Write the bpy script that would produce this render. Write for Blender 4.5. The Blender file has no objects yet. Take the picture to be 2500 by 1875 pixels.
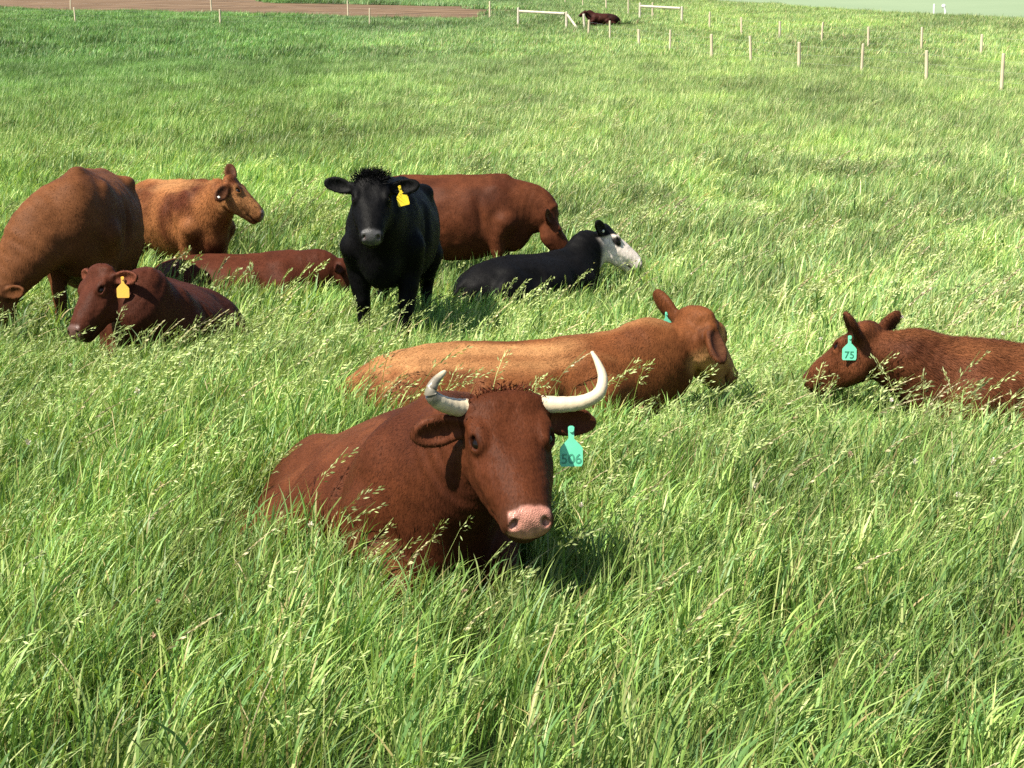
import bpy, math, random
import numpy as np
from mathutils import Vector, Matrix

rng = np.random.default_rng(7)
random.seed(7)
R = math.radians
scene = bpy.context.scene
COL = scene.collection

# ------------------------------------------------------------------ camera, sky, sun, exposure
cam_d = bpy.data.cameras.new('camera')
cam = bpy.data.objects.new('camera', cam_d); COL.objects.link(cam)
cam.location = (0, 0, 1.6)
cam.rotation_euler = (R(90 - 8.8), 0, 0)
cam_d.sensor_width = 36; cam_d.lens = 51.84
cam_d.clip_start = 0.05; cam_d.clip_end = 4000
scene.camera = cam

SUN_TO = Vector((-0.50, -0.38, 0.78)).normalized()       # direction towards the sun
world = bpy.data.worlds.new('World'); scene.world = world
world.use_nodes = True
wn = world.node_tree; bg = wn.nodes['Background']
sky = wn.nodes.new('ShaderNodeTexSky'); sky.sky_type = 'NISHITA'; sky.sun_disc = False
sky.sun_elevation = math.asin(SUN_TO.z)
sky.sun_rotation = math.atan2(SUN_TO.x, SUN_TO.y)
sky.air_density = 1.0; sky.dust_density = 1.0
wn.links.new(sky.outputs['Color'], bg.inputs['Color'])
bg.inputs['Strength'].default_value = 0.065
sun_d = bpy.data.lights.new('sun', 'SUN'); sun_d.energy = 5.0; sun_d.angle = R(0.55); sun_d.color = (1.0, 0.93, 0.80)
sun = bpy.data.objects.new('sun', sun_d); COL.objects.link(sun)
sun.rotation_euler = SUN_TO.to_track_quat('Z', 'Y').to_euler()
sun.location = (-20, -15, 30)
vs = scene.view_settings
vs.view_transform = 'Standard'; vs.look = 'None'; vs.gamma = 1.0; vs.use_curve_mapping = False
vs.exposure = 1.3
cy = scene.cycles
cy.max_bounces = 5; cy.diffuse_bounces = 3; cy.glossy_bounces = 2; cy.transmission_bounces = 4; cy.transparent_max_bounces = 4
cy.use_denoising = False

BUILD_GRASS = True
BUILD_HAIR = True

# ------------------------------------------------------------------ noise and terrain
_perm = np.random.default_rng(3).random((256, 256)).astype(np.float32)
def vnoise(x, y):
    xi = np.floor(x).astype(int); yi = np.floor(y).astype(int)
    fx = x - xi; fy = y - yi
    fx = fx * fx * (3 - 2 * fx); fy = fy * fy * (3 - 2 * fy)
    a = _perm[xi & 255, yi & 255]; b = _perm[(xi + 1) & 255, yi & 255]
    c = _perm[xi & 255, (yi + 1) & 255]; d = _perm[(xi + 1) & 255, (yi + 1) & 255]
    return (a * (1 - fx) + b * fx) * (1 - fy) + (c * (1 - fx) + d * fx) * fy
def fbm(x, y, o=3):
    s = 0; a = 0.5; t = 0
    for i in range(o):
        s = s + a * vnoise(x * 2 ** i + 17.3 * i, y * 2 ** i + 5.1 * i); t += a; a *= 0.55
    return s / t
_p3 = np.random.default_rng(5).random(1 << 16).astype(np.float32)
def vnoise3(p):
    i = np.floor(p).astype(np.int64); f = (p - i); f = f * f * (3 - 2 * f)
    def h(dx, dy, dz):
        return _p3[((i[:, 0] + dx) * 7919 + (i[:, 1] + dy) * 104729 + (i[:, 2] + dz) * 1299709) & 65535]
    r = 0
    for dx in (0, 1):
        for dy in (0, 1):
            for dz in (0, 1):
                w = (f[:, 0] if dx else 1 - f[:, 0]) * (f[:, 1] if dy else 1 - f[:, 1]) * (f[:, 2] if dz else 1 - f[:, 2])
                r = r + w * h(dx, dy, dz)
    return r
def sst(a, b, x):
    t = np.clip((x - a) / (b - a), 0, 1); return t * t * (3 - 2 * t)

def terrain(x, y):
    x = np.asarray(x, float); y = np.asarray(y, float)
    yc = np.where(x < 33, 118 - 4.0 * (x - 33), 118 - 1.8 * (x - 33))       # the crest comes nearer to the right
    yc = np.clip(yc, 95, 420)
    k = 12.0; q = np.clip(k - np.abs(y - yc), 0, None) / k
    ye = np.minimum(y, yc) - q * q * k / 4
    z = 0.02 * np.maximum(ye - 5.5, 0) + 0.0508 * np.power(np.maximum(ye - 14, 0) + 1e-9, 1.137) - 0.04 * np.maximum(y - yc, 0)
    amp = np.clip((y - 18) / 60, 0, 1)
    z = z + amp * 0.9 * (fbm(x / 26 + 3, y / 26) - 0.5)
    return z

# ------------------------------------------------------------------ helpers
def tag(o, label=None, cat=None, group=None, kind=None):
    if label: o['label'] = label
    if cat: o['category'] = cat
    if group: o['group'] = group
    if kind: o['kind'] = kind
    return o
def link(name, me, parent=None, mat=None, coll=None):
    o = bpy.data.objects.new(name, me); (coll or COL).objects.link(o)
    if parent: o.parent = parent
    if mat and me is not None: me.materials.append(mat)
    return o
def empty(name, loc=(0, 0, 0), rz=0):
    o = bpy.data.objects.new(name, None); COL.objects.link(o)
    o.location = loc; o.rotation_euler = (0, 0, rz); o.empty_display_size = 0.2
    return o
def mesh_np(name, V, F, smooth=True):
    """F: (n,k) int array of equal-size faces"""
    me = bpy.data.meshes.new(name)
    V = np.ascontiguousarray(V, np.float32); F = np.ascontiguousarray(F, np.int32)
    n, k = F.shape
    me.vertices.add(len(V)); me.vertices.foreach_set('co', V.ravel())
    me.loops.add(n * k); me.loops.foreach_set('vertex_index', F.ravel())
    me.polygons.add(n); me.polygons.foreach_set('loop_start', np.arange(0, n * k, k, dtype=np.int32))
    me.polygons.foreach_set('use_smooth', np.full(n, smooth))
    me.update(calc_edges=True)
    return me
def color_attr(me, C, name='coat', alpha=None):
    a = me.attributes.new(name, 'FLOAT_COLOR', 'POINT')
    C4 = np.ones((len(C), 4), np.float32); C4[:, :3] = C
    if alpha is not None: C4[:, 3] = alpha
    a.data.foreach_set('color', C4.ravel())

class MB:
    """collects small solid shapes into one mesh"""
    def __init__(s): s.v = []; s.f = []
    def tube(s, pts, rad, n=8, cap=True):
        pts = [Vector(p) for p in pts]; b0 = len(s.v)
        for i, p in enumerate(pts):
            t = (pts[min(i + 1, len(pts) - 1)] - pts[max(i - 1, 0)]).normalized()
            ref = Vector((0, 0, 1)) if abs(t.z) < 0.9 else Vector((1, 0, 0))
            u = t.cross(ref).normalized(); w = t.cross(u)
            r = rad[i] if isinstance(rad, (list, tuple)) else rad
            for k in range(n):
                a = 2 * math.pi * k / n
                s.v.append(p + u * (r * math.cos(a)) + w * (r * math.sin(a)))
        for i in range(len(pts) - 1):
            for k in range(n):
                a = b0 + i * n + k; b = b0 + i * n + (k + 1) % n
                s.f.append((a, b, b + n, a + n))
        if cap:
            s.f.append(tuple(range(b0 + n - 1, b0 - 1, -1)))
            e = b0 + (len(pts) - 1) * n
            s.f.append(tuple(range(e, e + n)))
        return s
    def plate(s, outline, th):
        """outline in the xz plane, thickness along y"""
        b0 = len(s.v); n = len(outline)
        for yy in (-th / 2, th / 2):
            for x, z in outline: s.v.append(Vector((x, yy, z)))
        s.f.append(tuple(b0 + i for i in range(n)))
        s.f.append(tuple(b0 + n + i for i in range(n - 1, -1, -1)))
        for i in range(n):
            j = (i + 1) % n
            s.f.append((b0 + j, b0 + i, b0 + n + i, b0 + n + j))
        return s
    def mesh(s, name, smooth=False):
        me = bpy.data.meshes.new(name); me.from_pydata([tuple(v) for v in s.v], [], s.f)
        me.update()
        if smooth: me.polygons.foreach_set('use_smooth', [True] * len(me.polygons))
        return me

# ------------------------------------------------------------------ materials
def new_mat(name):
    m = bpy.data.materials.new(name); m.use_nodes = True
    nt = m.node_tree; nt.nodes.clear()
    out = nt.nodes.new('ShaderNodeOutputMaterial')
    return m, nt, out
def N(nt, typ, **kw):
    n = nt.nodes.new(typ)
    for k, v in kw.items():
        if k in n.inputs.keys() if hasattr(n.inputs, 'keys') else False: n.inputs[k].default_value = v
        else: setattr(n, k, v)
    return n
def simple_mat(name, c, rough=0.6, c2=None, scale=20, bump=0.0, spec=0.4, stretch=None):
    m, nt, out = new_mat(name)
    b = nt.nodes.new('ShaderNodeBsdfPrincipled')
    b.inputs['Roughness'].default_value = rough
    b.inputs['Specular IOR Level'].default_value = spec
    nt.links.new(b.outputs[0], out.inputs[0])
    tc = nt.nodes.new('ShaderNodeTexCoord'); mp = nt.nodes.new('ShaderNodeMapping')
    nt.links.new(tc.outputs['Object'], mp.inputs[0])
    if stretch: mp.inputs['Scale'].default_value = stretch
    nz = nt.nodes.new('ShaderNodeTexNoise'); nz.inputs['Scale'].default_value = scale; nz.inputs['Detail'].default_value = 4
    nt.links.new(mp.outputs[0], nz.inputs['Vector'])
    mx = nt.nodes.new('ShaderNodeMix'); mx.data_type = 'RGBA'
    mx.inputs[6].default_value = (*c, 1); mx.inputs[7].default_value = (*(c2 or [v * 0.7 for v in c]), 1)
    rp = nt.nodes.new('ShaderNodeMapRange'); rp.inputs[1].default_value = 0.35; rp.inputs[2].default_value = 0.65
    nt.links.new(nz.outputs[0], rp.inputs[0]); nt.links.new(rp.outputs[0], mx.inputs[0])
    nt.links.new(mx.outputs[2], b.inputs['Base Color'])
    if bump:
        bp = nt.nodes.new('ShaderNodeBump'); bp.inputs['Strength'].default_value = bump; bp.inputs['Distance'].default_value = 0.01
        nt.links.new(nz.outputs[0], bp.inputs['Height']); nt.links.new(bp.outputs[0], b.inputs['Normal'])
    return m

def coat_mat():
    m, nt, out = new_mat('short_hair_coat')
    L = nt.links.new
    b = nt.nodes.new('ShaderNodeBsdfPrincipled')
    at = nt.nodes.new('ShaderNodeAttribute'); at.attribute_name = 'coat'
    tc = nt.nodes.new('ShaderNodeTexCoord')
    n1 = nt.nodes.new('ShaderNodeTexNoise'); n1.inputs['Scale'].default_value = 9; n1.inputs['Detail'].default_value = 6; n1.inputs['Roughness'].default_value = 0.65
    L(tc.outputs['Object'], n1.inputs['Vector'])
    mp = nt.nodes.new('ShaderNodeMapping'); mp.inputs['Scale'].default_value = (150, 150, 28)
    L(tc.outputs['Object'], mp.inputs[0])
    n2 = nt.nodes.new('ShaderNodeTexNoise'); n2.inputs['Scale'].default_value = 1.0; n2.inputs['Detail'].default_value = 2
    L(mp.outputs[0], n2.inputs['Vector'])
    r1 = nt.nodes.new('ShaderNodeMapRange'); r1.inputs[1].default_value = 0.3; r1.inputs[2].default_value = 0.7; r1.inputs[3].default_value = 0.72; r1.inputs[4].default_value = 1.22
    L(n1.outputs[0], r1.inputs[0])
    r2 = nt.nodes.new('ShaderNodeMapRange'); r2.inputs[1].default_value = 0.3; r2.inputs[2].default_value = 0.7; r2.inputs[3].default_value = 0.78; r2.inputs[4].default_value = 1.2
    L(n2.outputs[0], r2.inputs[0])
    inv = nt.nodes.new('ShaderNodeMath'); inv.operation = 'SUBTRACT'; inv.inputs[0].default_value = 1.0; L(at.outputs['Alpha'], inv.inputs[1])
    r2m = nt.nodes.new('ShaderNodeMix'); r2m.data_type = 'FLOAT'; L(at.outputs['Alpha'], r2m.inputs[0]); r2m.inputs[2].default_value = 1.0; L(r2.outputs[0], r2m.inputs[3])
    mu = nt.nodes.new('ShaderNodeMath'); mu.operation = 'MULTIPLY'; L(r1.outputs[0], mu.inputs[0]); L(r2m.outputs[0], mu.inputs[1])
    mc = nt.nodes.new('ShaderNodeVectorMath'); mc.operation = 'SCALE'; L(at.outputs['Color'], mc.inputs[0]); L(mu.outputs[0], mc.inputs['Scale'])
    L(mc.outputs[0], b.inputs['Base Color'])
    rr = nt.nodes.new('ShaderNodeMapRange'); rr.inputs[3].default_value = 0.36; rr.inputs[4].default_value = 0.55; L(at.outputs['Alpha'], rr.inputs[0]); L(rr.outputs[0], b.inputs['Roughness'])
    rs = nt.nodes.new('ShaderNodeMapRange'); rs.inputs[3].default_value = 0.35; rs.inputs[4].default_value = 0.05; L(at.outputs['Alpha'], rs.inputs[0]); L(rs.outputs[0], b.inputs['Specular IOR Level'])
    b.inputs['Sheen Weight'].default_value = 0.0
    bp = nt.nodes.new('ShaderNodeBump'); bp.inputs['Strength'].default_value = 0.35; bp.inputs['Distance'].default_value = 0.006
    ad = nt.nodes.new('ShaderNodeMath'); ad.operation = 'ADD'; L(n1.outputs[0], ad.inputs[0])
    n3 = nt.nodes.new('ShaderNodeTexVoronoi'); n3.inputs['Scale'].default_value = 220; L(tc.outputs['Object'], n3.inputs['Vector'])
    mh = nt.nodes.new('ShaderNodeMix'); mh.data_type = 'FLOAT'; L(at.outputs['Alpha'], mh.inputs[0]); L(n3.outputs[0], mh.inputs[2]); L(n2.outputs[0], mh.inputs[3]); L(mh.outputs[0], ad.inputs[1])
    L(ad.outputs[0], bp.inputs['Height']); L(bp.outputs[0], b.inputs['Normal'])
    L(b.outputs[0], out.inputs[0])
    return m
def hair_mat():
    m, nt, out = new_mat('coat_hair_strands')
    L = nt.links.new
    b = nt.nodes.new('ShaderNodeBsdfPrincipled')
    at = nt.nodes.new('ShaderNodeAttribute'); at.attribute_name = 'coat'
    L(at.outputs['Color'], b.inputs['Base Color'])
    b.inputs['Roughness'].default_value = 0.6; b.inputs['Specular IOR Level'].default_value = 0.06
    L(b.outputs[0], out.inputs[0])
    return m
M_COAT = coat_mat(); M_HAIR = hair_mat()
M_EYE = simple_mat('wet_dark_eye', (0.006, 0.0035, 0.0025), 0.12, spec=0.22)
M_HORN = simple_mat('cream_horn', (0.62, 0.52, 0.36), 0.45, (0.70, 0.62, 0.48), 14, 0.25, stretch=(1, 1, 1))
M_HORN_D = None
M_TAG_G = simple_mat('green_tag_plastic', (0.13, 0.58, 0.36), 0.35, (0.16, 0.62, 0.41), 30)
M_TAG_Y = simple_mat('yellow_tag_plastic', (0.85, 0.62, 0.03), 0.35, (0.80, 0.58, 0.04), 30)
M_TAG_O = simple_mat('amber_tag_plastic', (0.86, 0.50, 0.08), 0.35, (0.80, 0.48, 0.10), 30)
M_TAG_W = simple_mat('white_tag_plastic', (0.8, 0.78, 0.70), 0.35)
M_INK = simple_mat('faded_tag_ink', (0.065, 0.31, 0.20), 0.5)
M_INK_D = simple_mat('dark_tag_ink', (0.03, 0.16, 0.11), 0.5)
M_WOOD = simple_mat('weathered_fence_wood', (0.54, 0.47, 0.33), 0.8, (0.36, 0.30, 0.20), 6, 0.3, stretch=(1, 1, 0.15))
M_WOODW = simple_mat('pale_fence_rail_wood', (0.50, 0.46, 0.36), 0.75, (0.38, 0.34, 0.26), 6, 0.3)
M_WIRE = simple_mat('galvanised_wire', (0.35, 0.35, 0.34), 0.5)
M_WHITE = simple_mat('white_painted_metal', (0.80, 0.80, 0.76), 0.4)

# ------------------------------------------------------------------ the ground
def grid_sheet(name, xs, ys, zoff, mat, warp=None):
    X, Y = np.meshgrid(xs, ys, indexing='ij')
    Z = terrain(X, Y) + zoff
    V = np.stack([X, Y, Z], -1).reshape(-1, 3)
    nx, ny = len(xs), len(ys)
    i, j = np.meshgrid(np.arange(nx - 1), np.arange(ny - 1), indexing='ij')
    a = (i * ny + j).ravel()
    F = np.stack([a, a + ny, a + ny + 1, a + 1], -1)
    return mesh_np(name, V, F)
def ground_mat(name, c1, c2, c3, sc):
    m, nt, out = new_mat(name); L = nt.links.new
    b = nt.nodes.new('ShaderNodeBsdfPrincipled'); b.inputs['Roughness'].default_value = 0.95; b.inputs['Specular IOR Level'].default_value = 0.1
    tc = nt.nodes.new('ShaderNodeTexCoord')
    mp = nt.nodes.new('ShaderNodeMapping'); L(tc.outputs['Object'], mp.inputs[0]); mp.inputs['Scale'].default_value = sc
    n1 = nt.nodes.new('ShaderNodeTexNoise'); n1.inputs['Scale'].default_value = 1; n1.inputs['Detail'].default_value = 8; n1.inputs['Roughness'].default_value = 0.7
    L(mp.outputs[0], n1.inputs['Vector'])
    cr = nt.nodes.new('ShaderNodeValToRGB')
    cr.color_ramp.elements[0].position = 0.32; cr.color_ramp.elements[0].color = (*c1, 1)
    cr.color_ramp.elements[1].position = 0.68; cr.color_ramp.elements[1].color = (*c3, 1)
    e = cr.color_ramp.elements.new(0.5); e.color = (*c2, 1)
    L(n1.outputs[0], cr.inputs[0]); L(cr.outputs[0], b.inputs['Base Color'])
    bp = nt.nodes.new('ShaderNodeBump'); bp.inputs['Strength'].default_value = 0.6; bp.inputs['Distance'].default_value = 0.05
    L(n1.outputs[0], bp.inputs['Height']); L(bp.outputs[0], b.inputs['Normal'])
    L(b.outputs[0], out.inputs[0])
    return m
M_GROUND = ground_mat('grassy_earth', (0.035, 0.05, 0.014), (0.05, 0.075, 0.02), (0.07, 0.10, 0.03), (1.5, 1.5, 1.5))
M_SOIL = ground_mat('dry_bare_soil', (0.05, 0.033, 0.02), (0.125, 0.082, 0.05), (0.175, 0.122, 0.078), (0.25, 0.9, 0.9))
M_FAR = ground_mat('hazed_young_crop', (0.155, 0.21, 0.125), (0.165, 0.22, 0.135), (0.18, 0.235, 0.145), (0.01, 0.05, 0.05))  # young crop, with the haze of distance mixed into its pale greens
ys = np.concatenate([np.arange(-12, 30, 1.0), np.arange(30, 160, 2.5), np.arange(160, 420, 20)])
xs = np.concatenate([np.arange(-260, -60, 20), np.arange(-60, 90, 2.0), np.arange(90, 320, 20)])
g = link('pasture_ground', grid_sheet('pasture_ground', xs, ys, 0, None), None, M_GROUND); tag(g, kind='structure')
# the far cropped hillside beyond the crest, up to the horizon
X, Y = np.meshgrid(np.linspace(-700, 1100, 30), np.linspace(230, 1500, 26), indexing='ij')
Z = -40 + (Y - 230) * 0.245 - np.maximum(Y - 700, 0) * 0.10 + 6 * fbm(X / 200, Y / 200)
i, j = np.meshgrid(np.arange(29), np.arange(25), indexing='ij'); a = (i * 26 + j).ravel()
o = link('far_crop_field', mesh_np('far_crop_field', np.stack([X, Y, Z], -1).reshape(-1, 3), np.stack([a, a + 26, a + 27, a + 1], -1)), None, M_FAR)
tag(o, kind='structure')
def soil_mask(x, y):
    """where the bare earth lies: a worn lot on the left beyond the back fence"""
    near = 106 - 0.30 * np.minimum(x, 0) + 0.009 * np.minimum(x, 0) ** 2 + 2.5 * (fbm(x / 9, y / 9) - 0.5)
    far = 147 + 5 * np.maximum(-24 - x, 0) + 5 * (fbm(x / 7 + 9, y / 12) - 0.5)
    return (y > near) & (y < far) & (x < 1.0 + 14 * (fbm(y / 3.0, x / 9) - 0.5))
sx = np.arange(-110, 6, 1.5); sy = np.arange(96, 260, 1.5)
me = grid_sheet('bare_soil', sx, sy, 0.02, None)
# keep only the faces that lie in the worn lot
import bmesh
bm = bmesh.new(); bm.from_mesh(me)
kill = [f for f in bm.faces if not soil_mask(np.array(f.calc_center_median().x), np.array(f.calc_center_median().y))]
bmesh.ops.delete(bm, geom=kill, context='FACES'); bm.to_mesh(me); bm.free()
o = link('bare_soil', me, None, M_SOIL); tag(o, kind='structure')

# ------------------------------------------------------------------ solid modelling of the animals: smooth unions of anatomical volumes
def frame(X, hint):
    X = np.asarray(X, float); X = X / np.linalg.norm(X)
    h = np.asarray(hint, float); Z = h - X * np.dot(h, X); Z = Z / np.linalg.norm(Z)
    Y = np.cross(Z, X)
    return np.stack([X, Y, Z], 1)                       # columns are the axes
class Solid:
    def __init__(s): s.pr = []
    def ell(s, c, r, k=0.05, fr=None, op='u'):
        c = np.asarray(c, float); r = np.asarray(r, float); fr = np.eye(3) if fr is None else fr
        e = np.sqrt(((fr * r) ** 2).sum(1)); pad = k + 0.05
        def fn(x, y, z):
            q = [(x - c[0]) * fr[0, i] + (y - c[1]) * fr[1, i] + (z - c[2]) * fr[2, i] for i in range(3)]
            k0 = np.sqrt(sum((q[i] / r[i]) ** 2 for i in range(3)))
            k1 = np.sqrt(sum((q[i] / r[i] ** 2) ** 2 for i in range(3)))
            return k0 * (k0 - 1) / np.maximum(k1, 1e-6)
        s.pr.append((op, k, c - e - pad, c + e + pad, fn)); return s
    def loft(s, st, k=0.05, up=(0, 0, 1), m=3, op='u'):
        st = np.asarray(st, float)                      # x y z halfwidth halfheight
        P = np.vstack([2 * st[0] - st[1], st, 2 * st[-1] - st[-2]])
        out = []
        for i in range(1, len(P) - 2):
            for t in np.arange(m) / m:
                out.append(0.5 * (2 * P[i] + (P[i + 1] - P[i - 1]) * t + (2 * P[i - 1] - 5 * P[i] + 4 * P[i + 1] - P[i + 2]) * t * t + (-P[i - 1] + 3 * P[i] - 3 * P[i + 1] + P[i + 2]) * t ** 3))
        out.append(P[-2]); Q = np.array(out)
        segs = []
        for a, b in zip(Q[:-1], Q[1:]):
            T = b[:3] - a[:3]; Ln = np.linalg.norm(T) + 1e-9; T = T / Ln
            S = np.cross(np.asarray(up, float), T); S = S / (np.linalg.norm(S) + 1e-9); U = np.cross(T, S)
            segs.append((a, b, T, S, U, Ln))
        for a, b, T, S, U, Ln in segs:
            rr = max(a[3:].max(), b[3:].max()); pad = k + 0.05
            lo = np.minimum(a[:3], b[:3]) - rr - pad; hi = np.maximum(a[:3], b[:3]) + rr + pad
            def fn(x, y, z, a=a, b=b, T=T, S=S, U=U, Ln=Ln):
                dx, dy, dz = x - a[0], y - a[1], z - a[2]
                l = dx * T[0] + dy * T[1] + dz * T[2]
                t = np.clip(l / Ln, 0, 1)
                l = l - t * Ln
                u = dx * S[0] + dy * S[1] + dz * S[2]; v = dx * U[0] + dy * U[1] + dz * U[2]
                w = a[3] + (b[3] - a[3]) * t; h = a[4] + (b[4] - a[4]) * t; mm = np.minimum(w, h)
                k0 = np.sqrt((u / w) ** 2 + (v / h) ** 2 + (l / mm) ** 2)
                k1 = np.sqrt((u / w ** 2) ** 2 + (v / h ** 2) ** 2 + (l / mm ** 2) ** 2)
                return k0 * (k0 - 1) / np.maximum(k1, 1e-6)
            s.pr.append(('l' if op == 'u' else op, k, lo, hi, fn))
        s.pr.append(('endl', k, None, None, None))
        return s
    def tube(s, pts, rad, k=0.03, m=2, op='u', up=(0.3, 0.2, 1)):
        return s.loft([list(p) + [r, r] for p, r in zip(pts, rad)], k, up, m, op)
    def build(s, h):
        lo = np.min([p[2] for p in s.pr if p[2] is not None and p[0] in 'ul'], 0); hi = np.max([p[3] for p in s.pr if p[3] is not None and p[0] in 'ul'], 0)
        n = np.ceil((hi - lo) / h).astype(int) + 1
        ax = [lo[i] + h * np.arange(n[i]) for i in range(3)]
        D = np.full(n, 0.5, np.float32)
        tmp = None
        def sub(lo_, hi_):
            a = np.clip(np.floor((lo_ - lo) / h).astype(int), 0, n - 1); b = np.clip(np.ceil((hi_ - lo) / h).astype(int) + 1, 1, n)
            return tuple(slice(a[i], b[i]) for i in range(3))
        def smin(a, b, k):
            q = np.maximum(k - np.abs(a - b), 0) / k
            return np.minimum(a, b) - q * q * k * 0.25
        pend = []
        for op, k, l_, h_, fn in s.pr:
            if op == 'l': pend.append((l_, h_, fn)); continue
            if op == 'endl':
                if not pend: continue
                L_ = np.min([p[0] for p in pend], 0); H_ = np.max([p[1] for p in pend], 0); sl = sub(L_, H_)
                T = np.full(tuple(q.stop - q.start for q in sl), 0.5, np.float32)
                off = np.array([q.start for q in sl])
                for pl, ph, f in pend:
                    s2 = sub(pl, ph)
                    d = f(ax[0][s2[0]][:, None, None], ax[1][s2[1]][None, :, None], ax[2][s2[2]][None, None, :]).astype(np.float32)
                    s3 = tuple(slice(s2[i].start - off[i], s2[i].stop - off[i]) for i in range(3))
                    T[s3] = smin(T[s3], d, 0.012)
                D[sl] = smin(D[sl], T, k); pend = []
                continue
            sl = sub(l_, h_)
            if any(q.stop <= q.start for q in sl): continue
            d = fn(ax[0][sl[0]][:, None, None], ax[1][sl[1]][None, :, None], ax[2][sl[2]][None, None, :]).astype(np.float32)
            if op == 'u': D[sl] = smin(D[sl], d, k)
            else: D[sl] = -smin(-D[sl], d, k)            # carve
        return surface_nets(D, lo, h)
def surface_nets(D, lo, h):
    s = D < 0
    nx, ny, nz = D.shape
    cnt = np.zeros((nx - 1, ny - 1, nz - 1), np.int8)
    for dx in (0, 1):
        for dy in (0, 1):
            for dz in (0, 1):
                cnt += s[dx:nx - 1 + dx, dy:ny - 1 + dy, dz:nz - 1 + dz]
    act = (cnt > 0) & (cnt < 8)
    I = np.argwhere(act); idx = np.full(act.shape, -1, np.int32); idx[act] = np.arange(len(I))
    acc = np.zeros((len(I), 3)); num = np.zeros(len(I))
    C = [(0, 0, 0), (1, 0, 0), (0, 1, 0), (1, 1, 0), (0, 0, 1), (1, 0, 1), (0, 1, 1), (1, 1, 1)]
    vals = [D[I[:, 0] + c[0], I[:, 1] + c[1], I[:, 2] + c[2]] for c in C]
    for a in range(8):
        for b in range(a + 1, 8):
            if sum(abs(C[a][i] - C[b][i]) for i in range(3)) != 1: continue
            va, vb = vals[a], vals[b]; m = (va < 0) != (vb < 0)
            t = np.where(m, va / np.where(m, va - vb, 1), 0)
            p = np.array(C[a])[None] + t[:, None] * (np.array(C[b]) - np.array(C[a]))[None]
            acc[m] += p[m]; num[m] += 1
    V = (I + acc / num[:, None]) * h + lo
    Fs = []
    for axn in range(3):
        o1, o2 = (axn + 1) % 3, (axn + 2) % 3
        sa = [slice(None)] * 3; sb = [slice(None)] * 3; sa[axn] = slice(0, -1); sb[axn] = slice(1, None)
        A = s[tuple(sa)]; B = s[tuple(sb)]
        E = np.argwhere(A != B)
        E = E[(E[:, o1] > 0) & (E[:, o2] > 0) & (E[:, o1] < D.shape[o1] - 1) & (E[:, o2] < D.shape[o2] - 1)]
        flip = A[tuple(E.T)]
        q = []
        for d1, d2 in ((-1, -1), (0, -1), (0, 0), (-1, 0)):
            e = E.copy(); e[:, o1] += d1; e[:, o2] += d2; q.append(idx[tuple(e.T)])
        q = np.stack(q, 1); q[~flip] = q[~flip][:, ::-1]
        Fs.append(q)
    F = np.vstack(Fs); F = F[(F >= 0).all(1)]
    # light smoothing
    e = np.vstack([F[:, [0, 1]], F[:, [1, 2]], F[:, [2, 3]], F[:, [3, 0]]])
    deg = np.bincount(e[:, 0], minlength=len(V)) + np.bincount(e[:, 1], minlength=len(V))
    for lam in (0.5, -0.25, 0.5):
        S = np.zeros_like(V)
        for c in range(3):
            S[:, c] = np.bincount(e[:, 0], V[e[:, 1], c], len(V)) + np.bincount(e[:, 1], V[e[:, 0], c], len(V))
        V = V + lam * (S / np.maximum(deg, 1)[:, None] - V)
    return V, F
def vnormals(V, F):
    fn = np.cross(V[F[:, 2]] - V[F[:, 0]], V[F[:, 3]] - V[F[:, 1]])
    n = np.zeros_like(V)
    for c in range(4):
        for k in range(3): n[:, k] += np.bincount(F[:, c], fn[:, k], len(V))
    return n / np.maximum(np.linalg.norm(n, axis=1), 1e-9)[:, None], np.linalg.norm(fn, axis=1) * 0.5

# trunk stations: x, z of centre, half width, half height
STAND = [(-0.80, 1.10, 0.15, 0.19), (-0.64, 1.06, 0.25, 0.27), (-0.38, 0.97, 0.31, 0.355), (-0.08, 0.93, 0.35, 0.40), (0.22, 0.94, 0.315, 0.39), (0.46, 0.985, 0.235, 0.36), (0.62, 1.00, 0.17, 0.29)]
LIE = [(-0.78, 0.29, 0.17, 0.17), (-0.62, 0.32, 0.29, 0.25), (-0.36, 0.33, 0.38, 0.285), (-0.06, 0.33, 0.41, 0.285), (0.24, 0.34, 0.36, 0.28), (0.46, 0.375, 0.27, 0.27), (0.62, 0.41, 0.19, 0.24)]
LIE_HIGH = [(-0.78, 0.29, 0.17, 0.17), (-0.62, 0.32, 0.29, 0.25), (-0.36, 0.335, 0.38, 0.295), (-0.06, 0.345, 0.41, 0.305), (0.24, 0.37, 0.36, 0.305), (0.46, 0.42, 0.27, 0.30), (0.62, 0.46, 0.19, 0.25)]

def head_matrix(h):
    y, p, r = R(h['yaw']), R(h['pitch']), R(h.get('roll', 0))
    X = np.array([math.cos(p) * math.cos(y), math.cos(p) * math.sin(y), -math.sin(p)])
    Yv = np.array([-math.sin(y), math.cos(y), 0.0]); Zv = np.cross(X, Yv)
    Y2 = Yv * math.cos(r) + Zv * math.sin(r); Z2 = np.cross(X, Y2)
    return np.stack([X, Y2, Z2], 1), np.array(h['poll'], float)
DEF_EARS = {1: dict(dir=(-0.25, 1, -0.05), open=(0.55, 0.35, 0.6)), -1: dict(dir=(-0.25, -1, -0.05), open=(0.55, -0.35, 0.6))}

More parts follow.
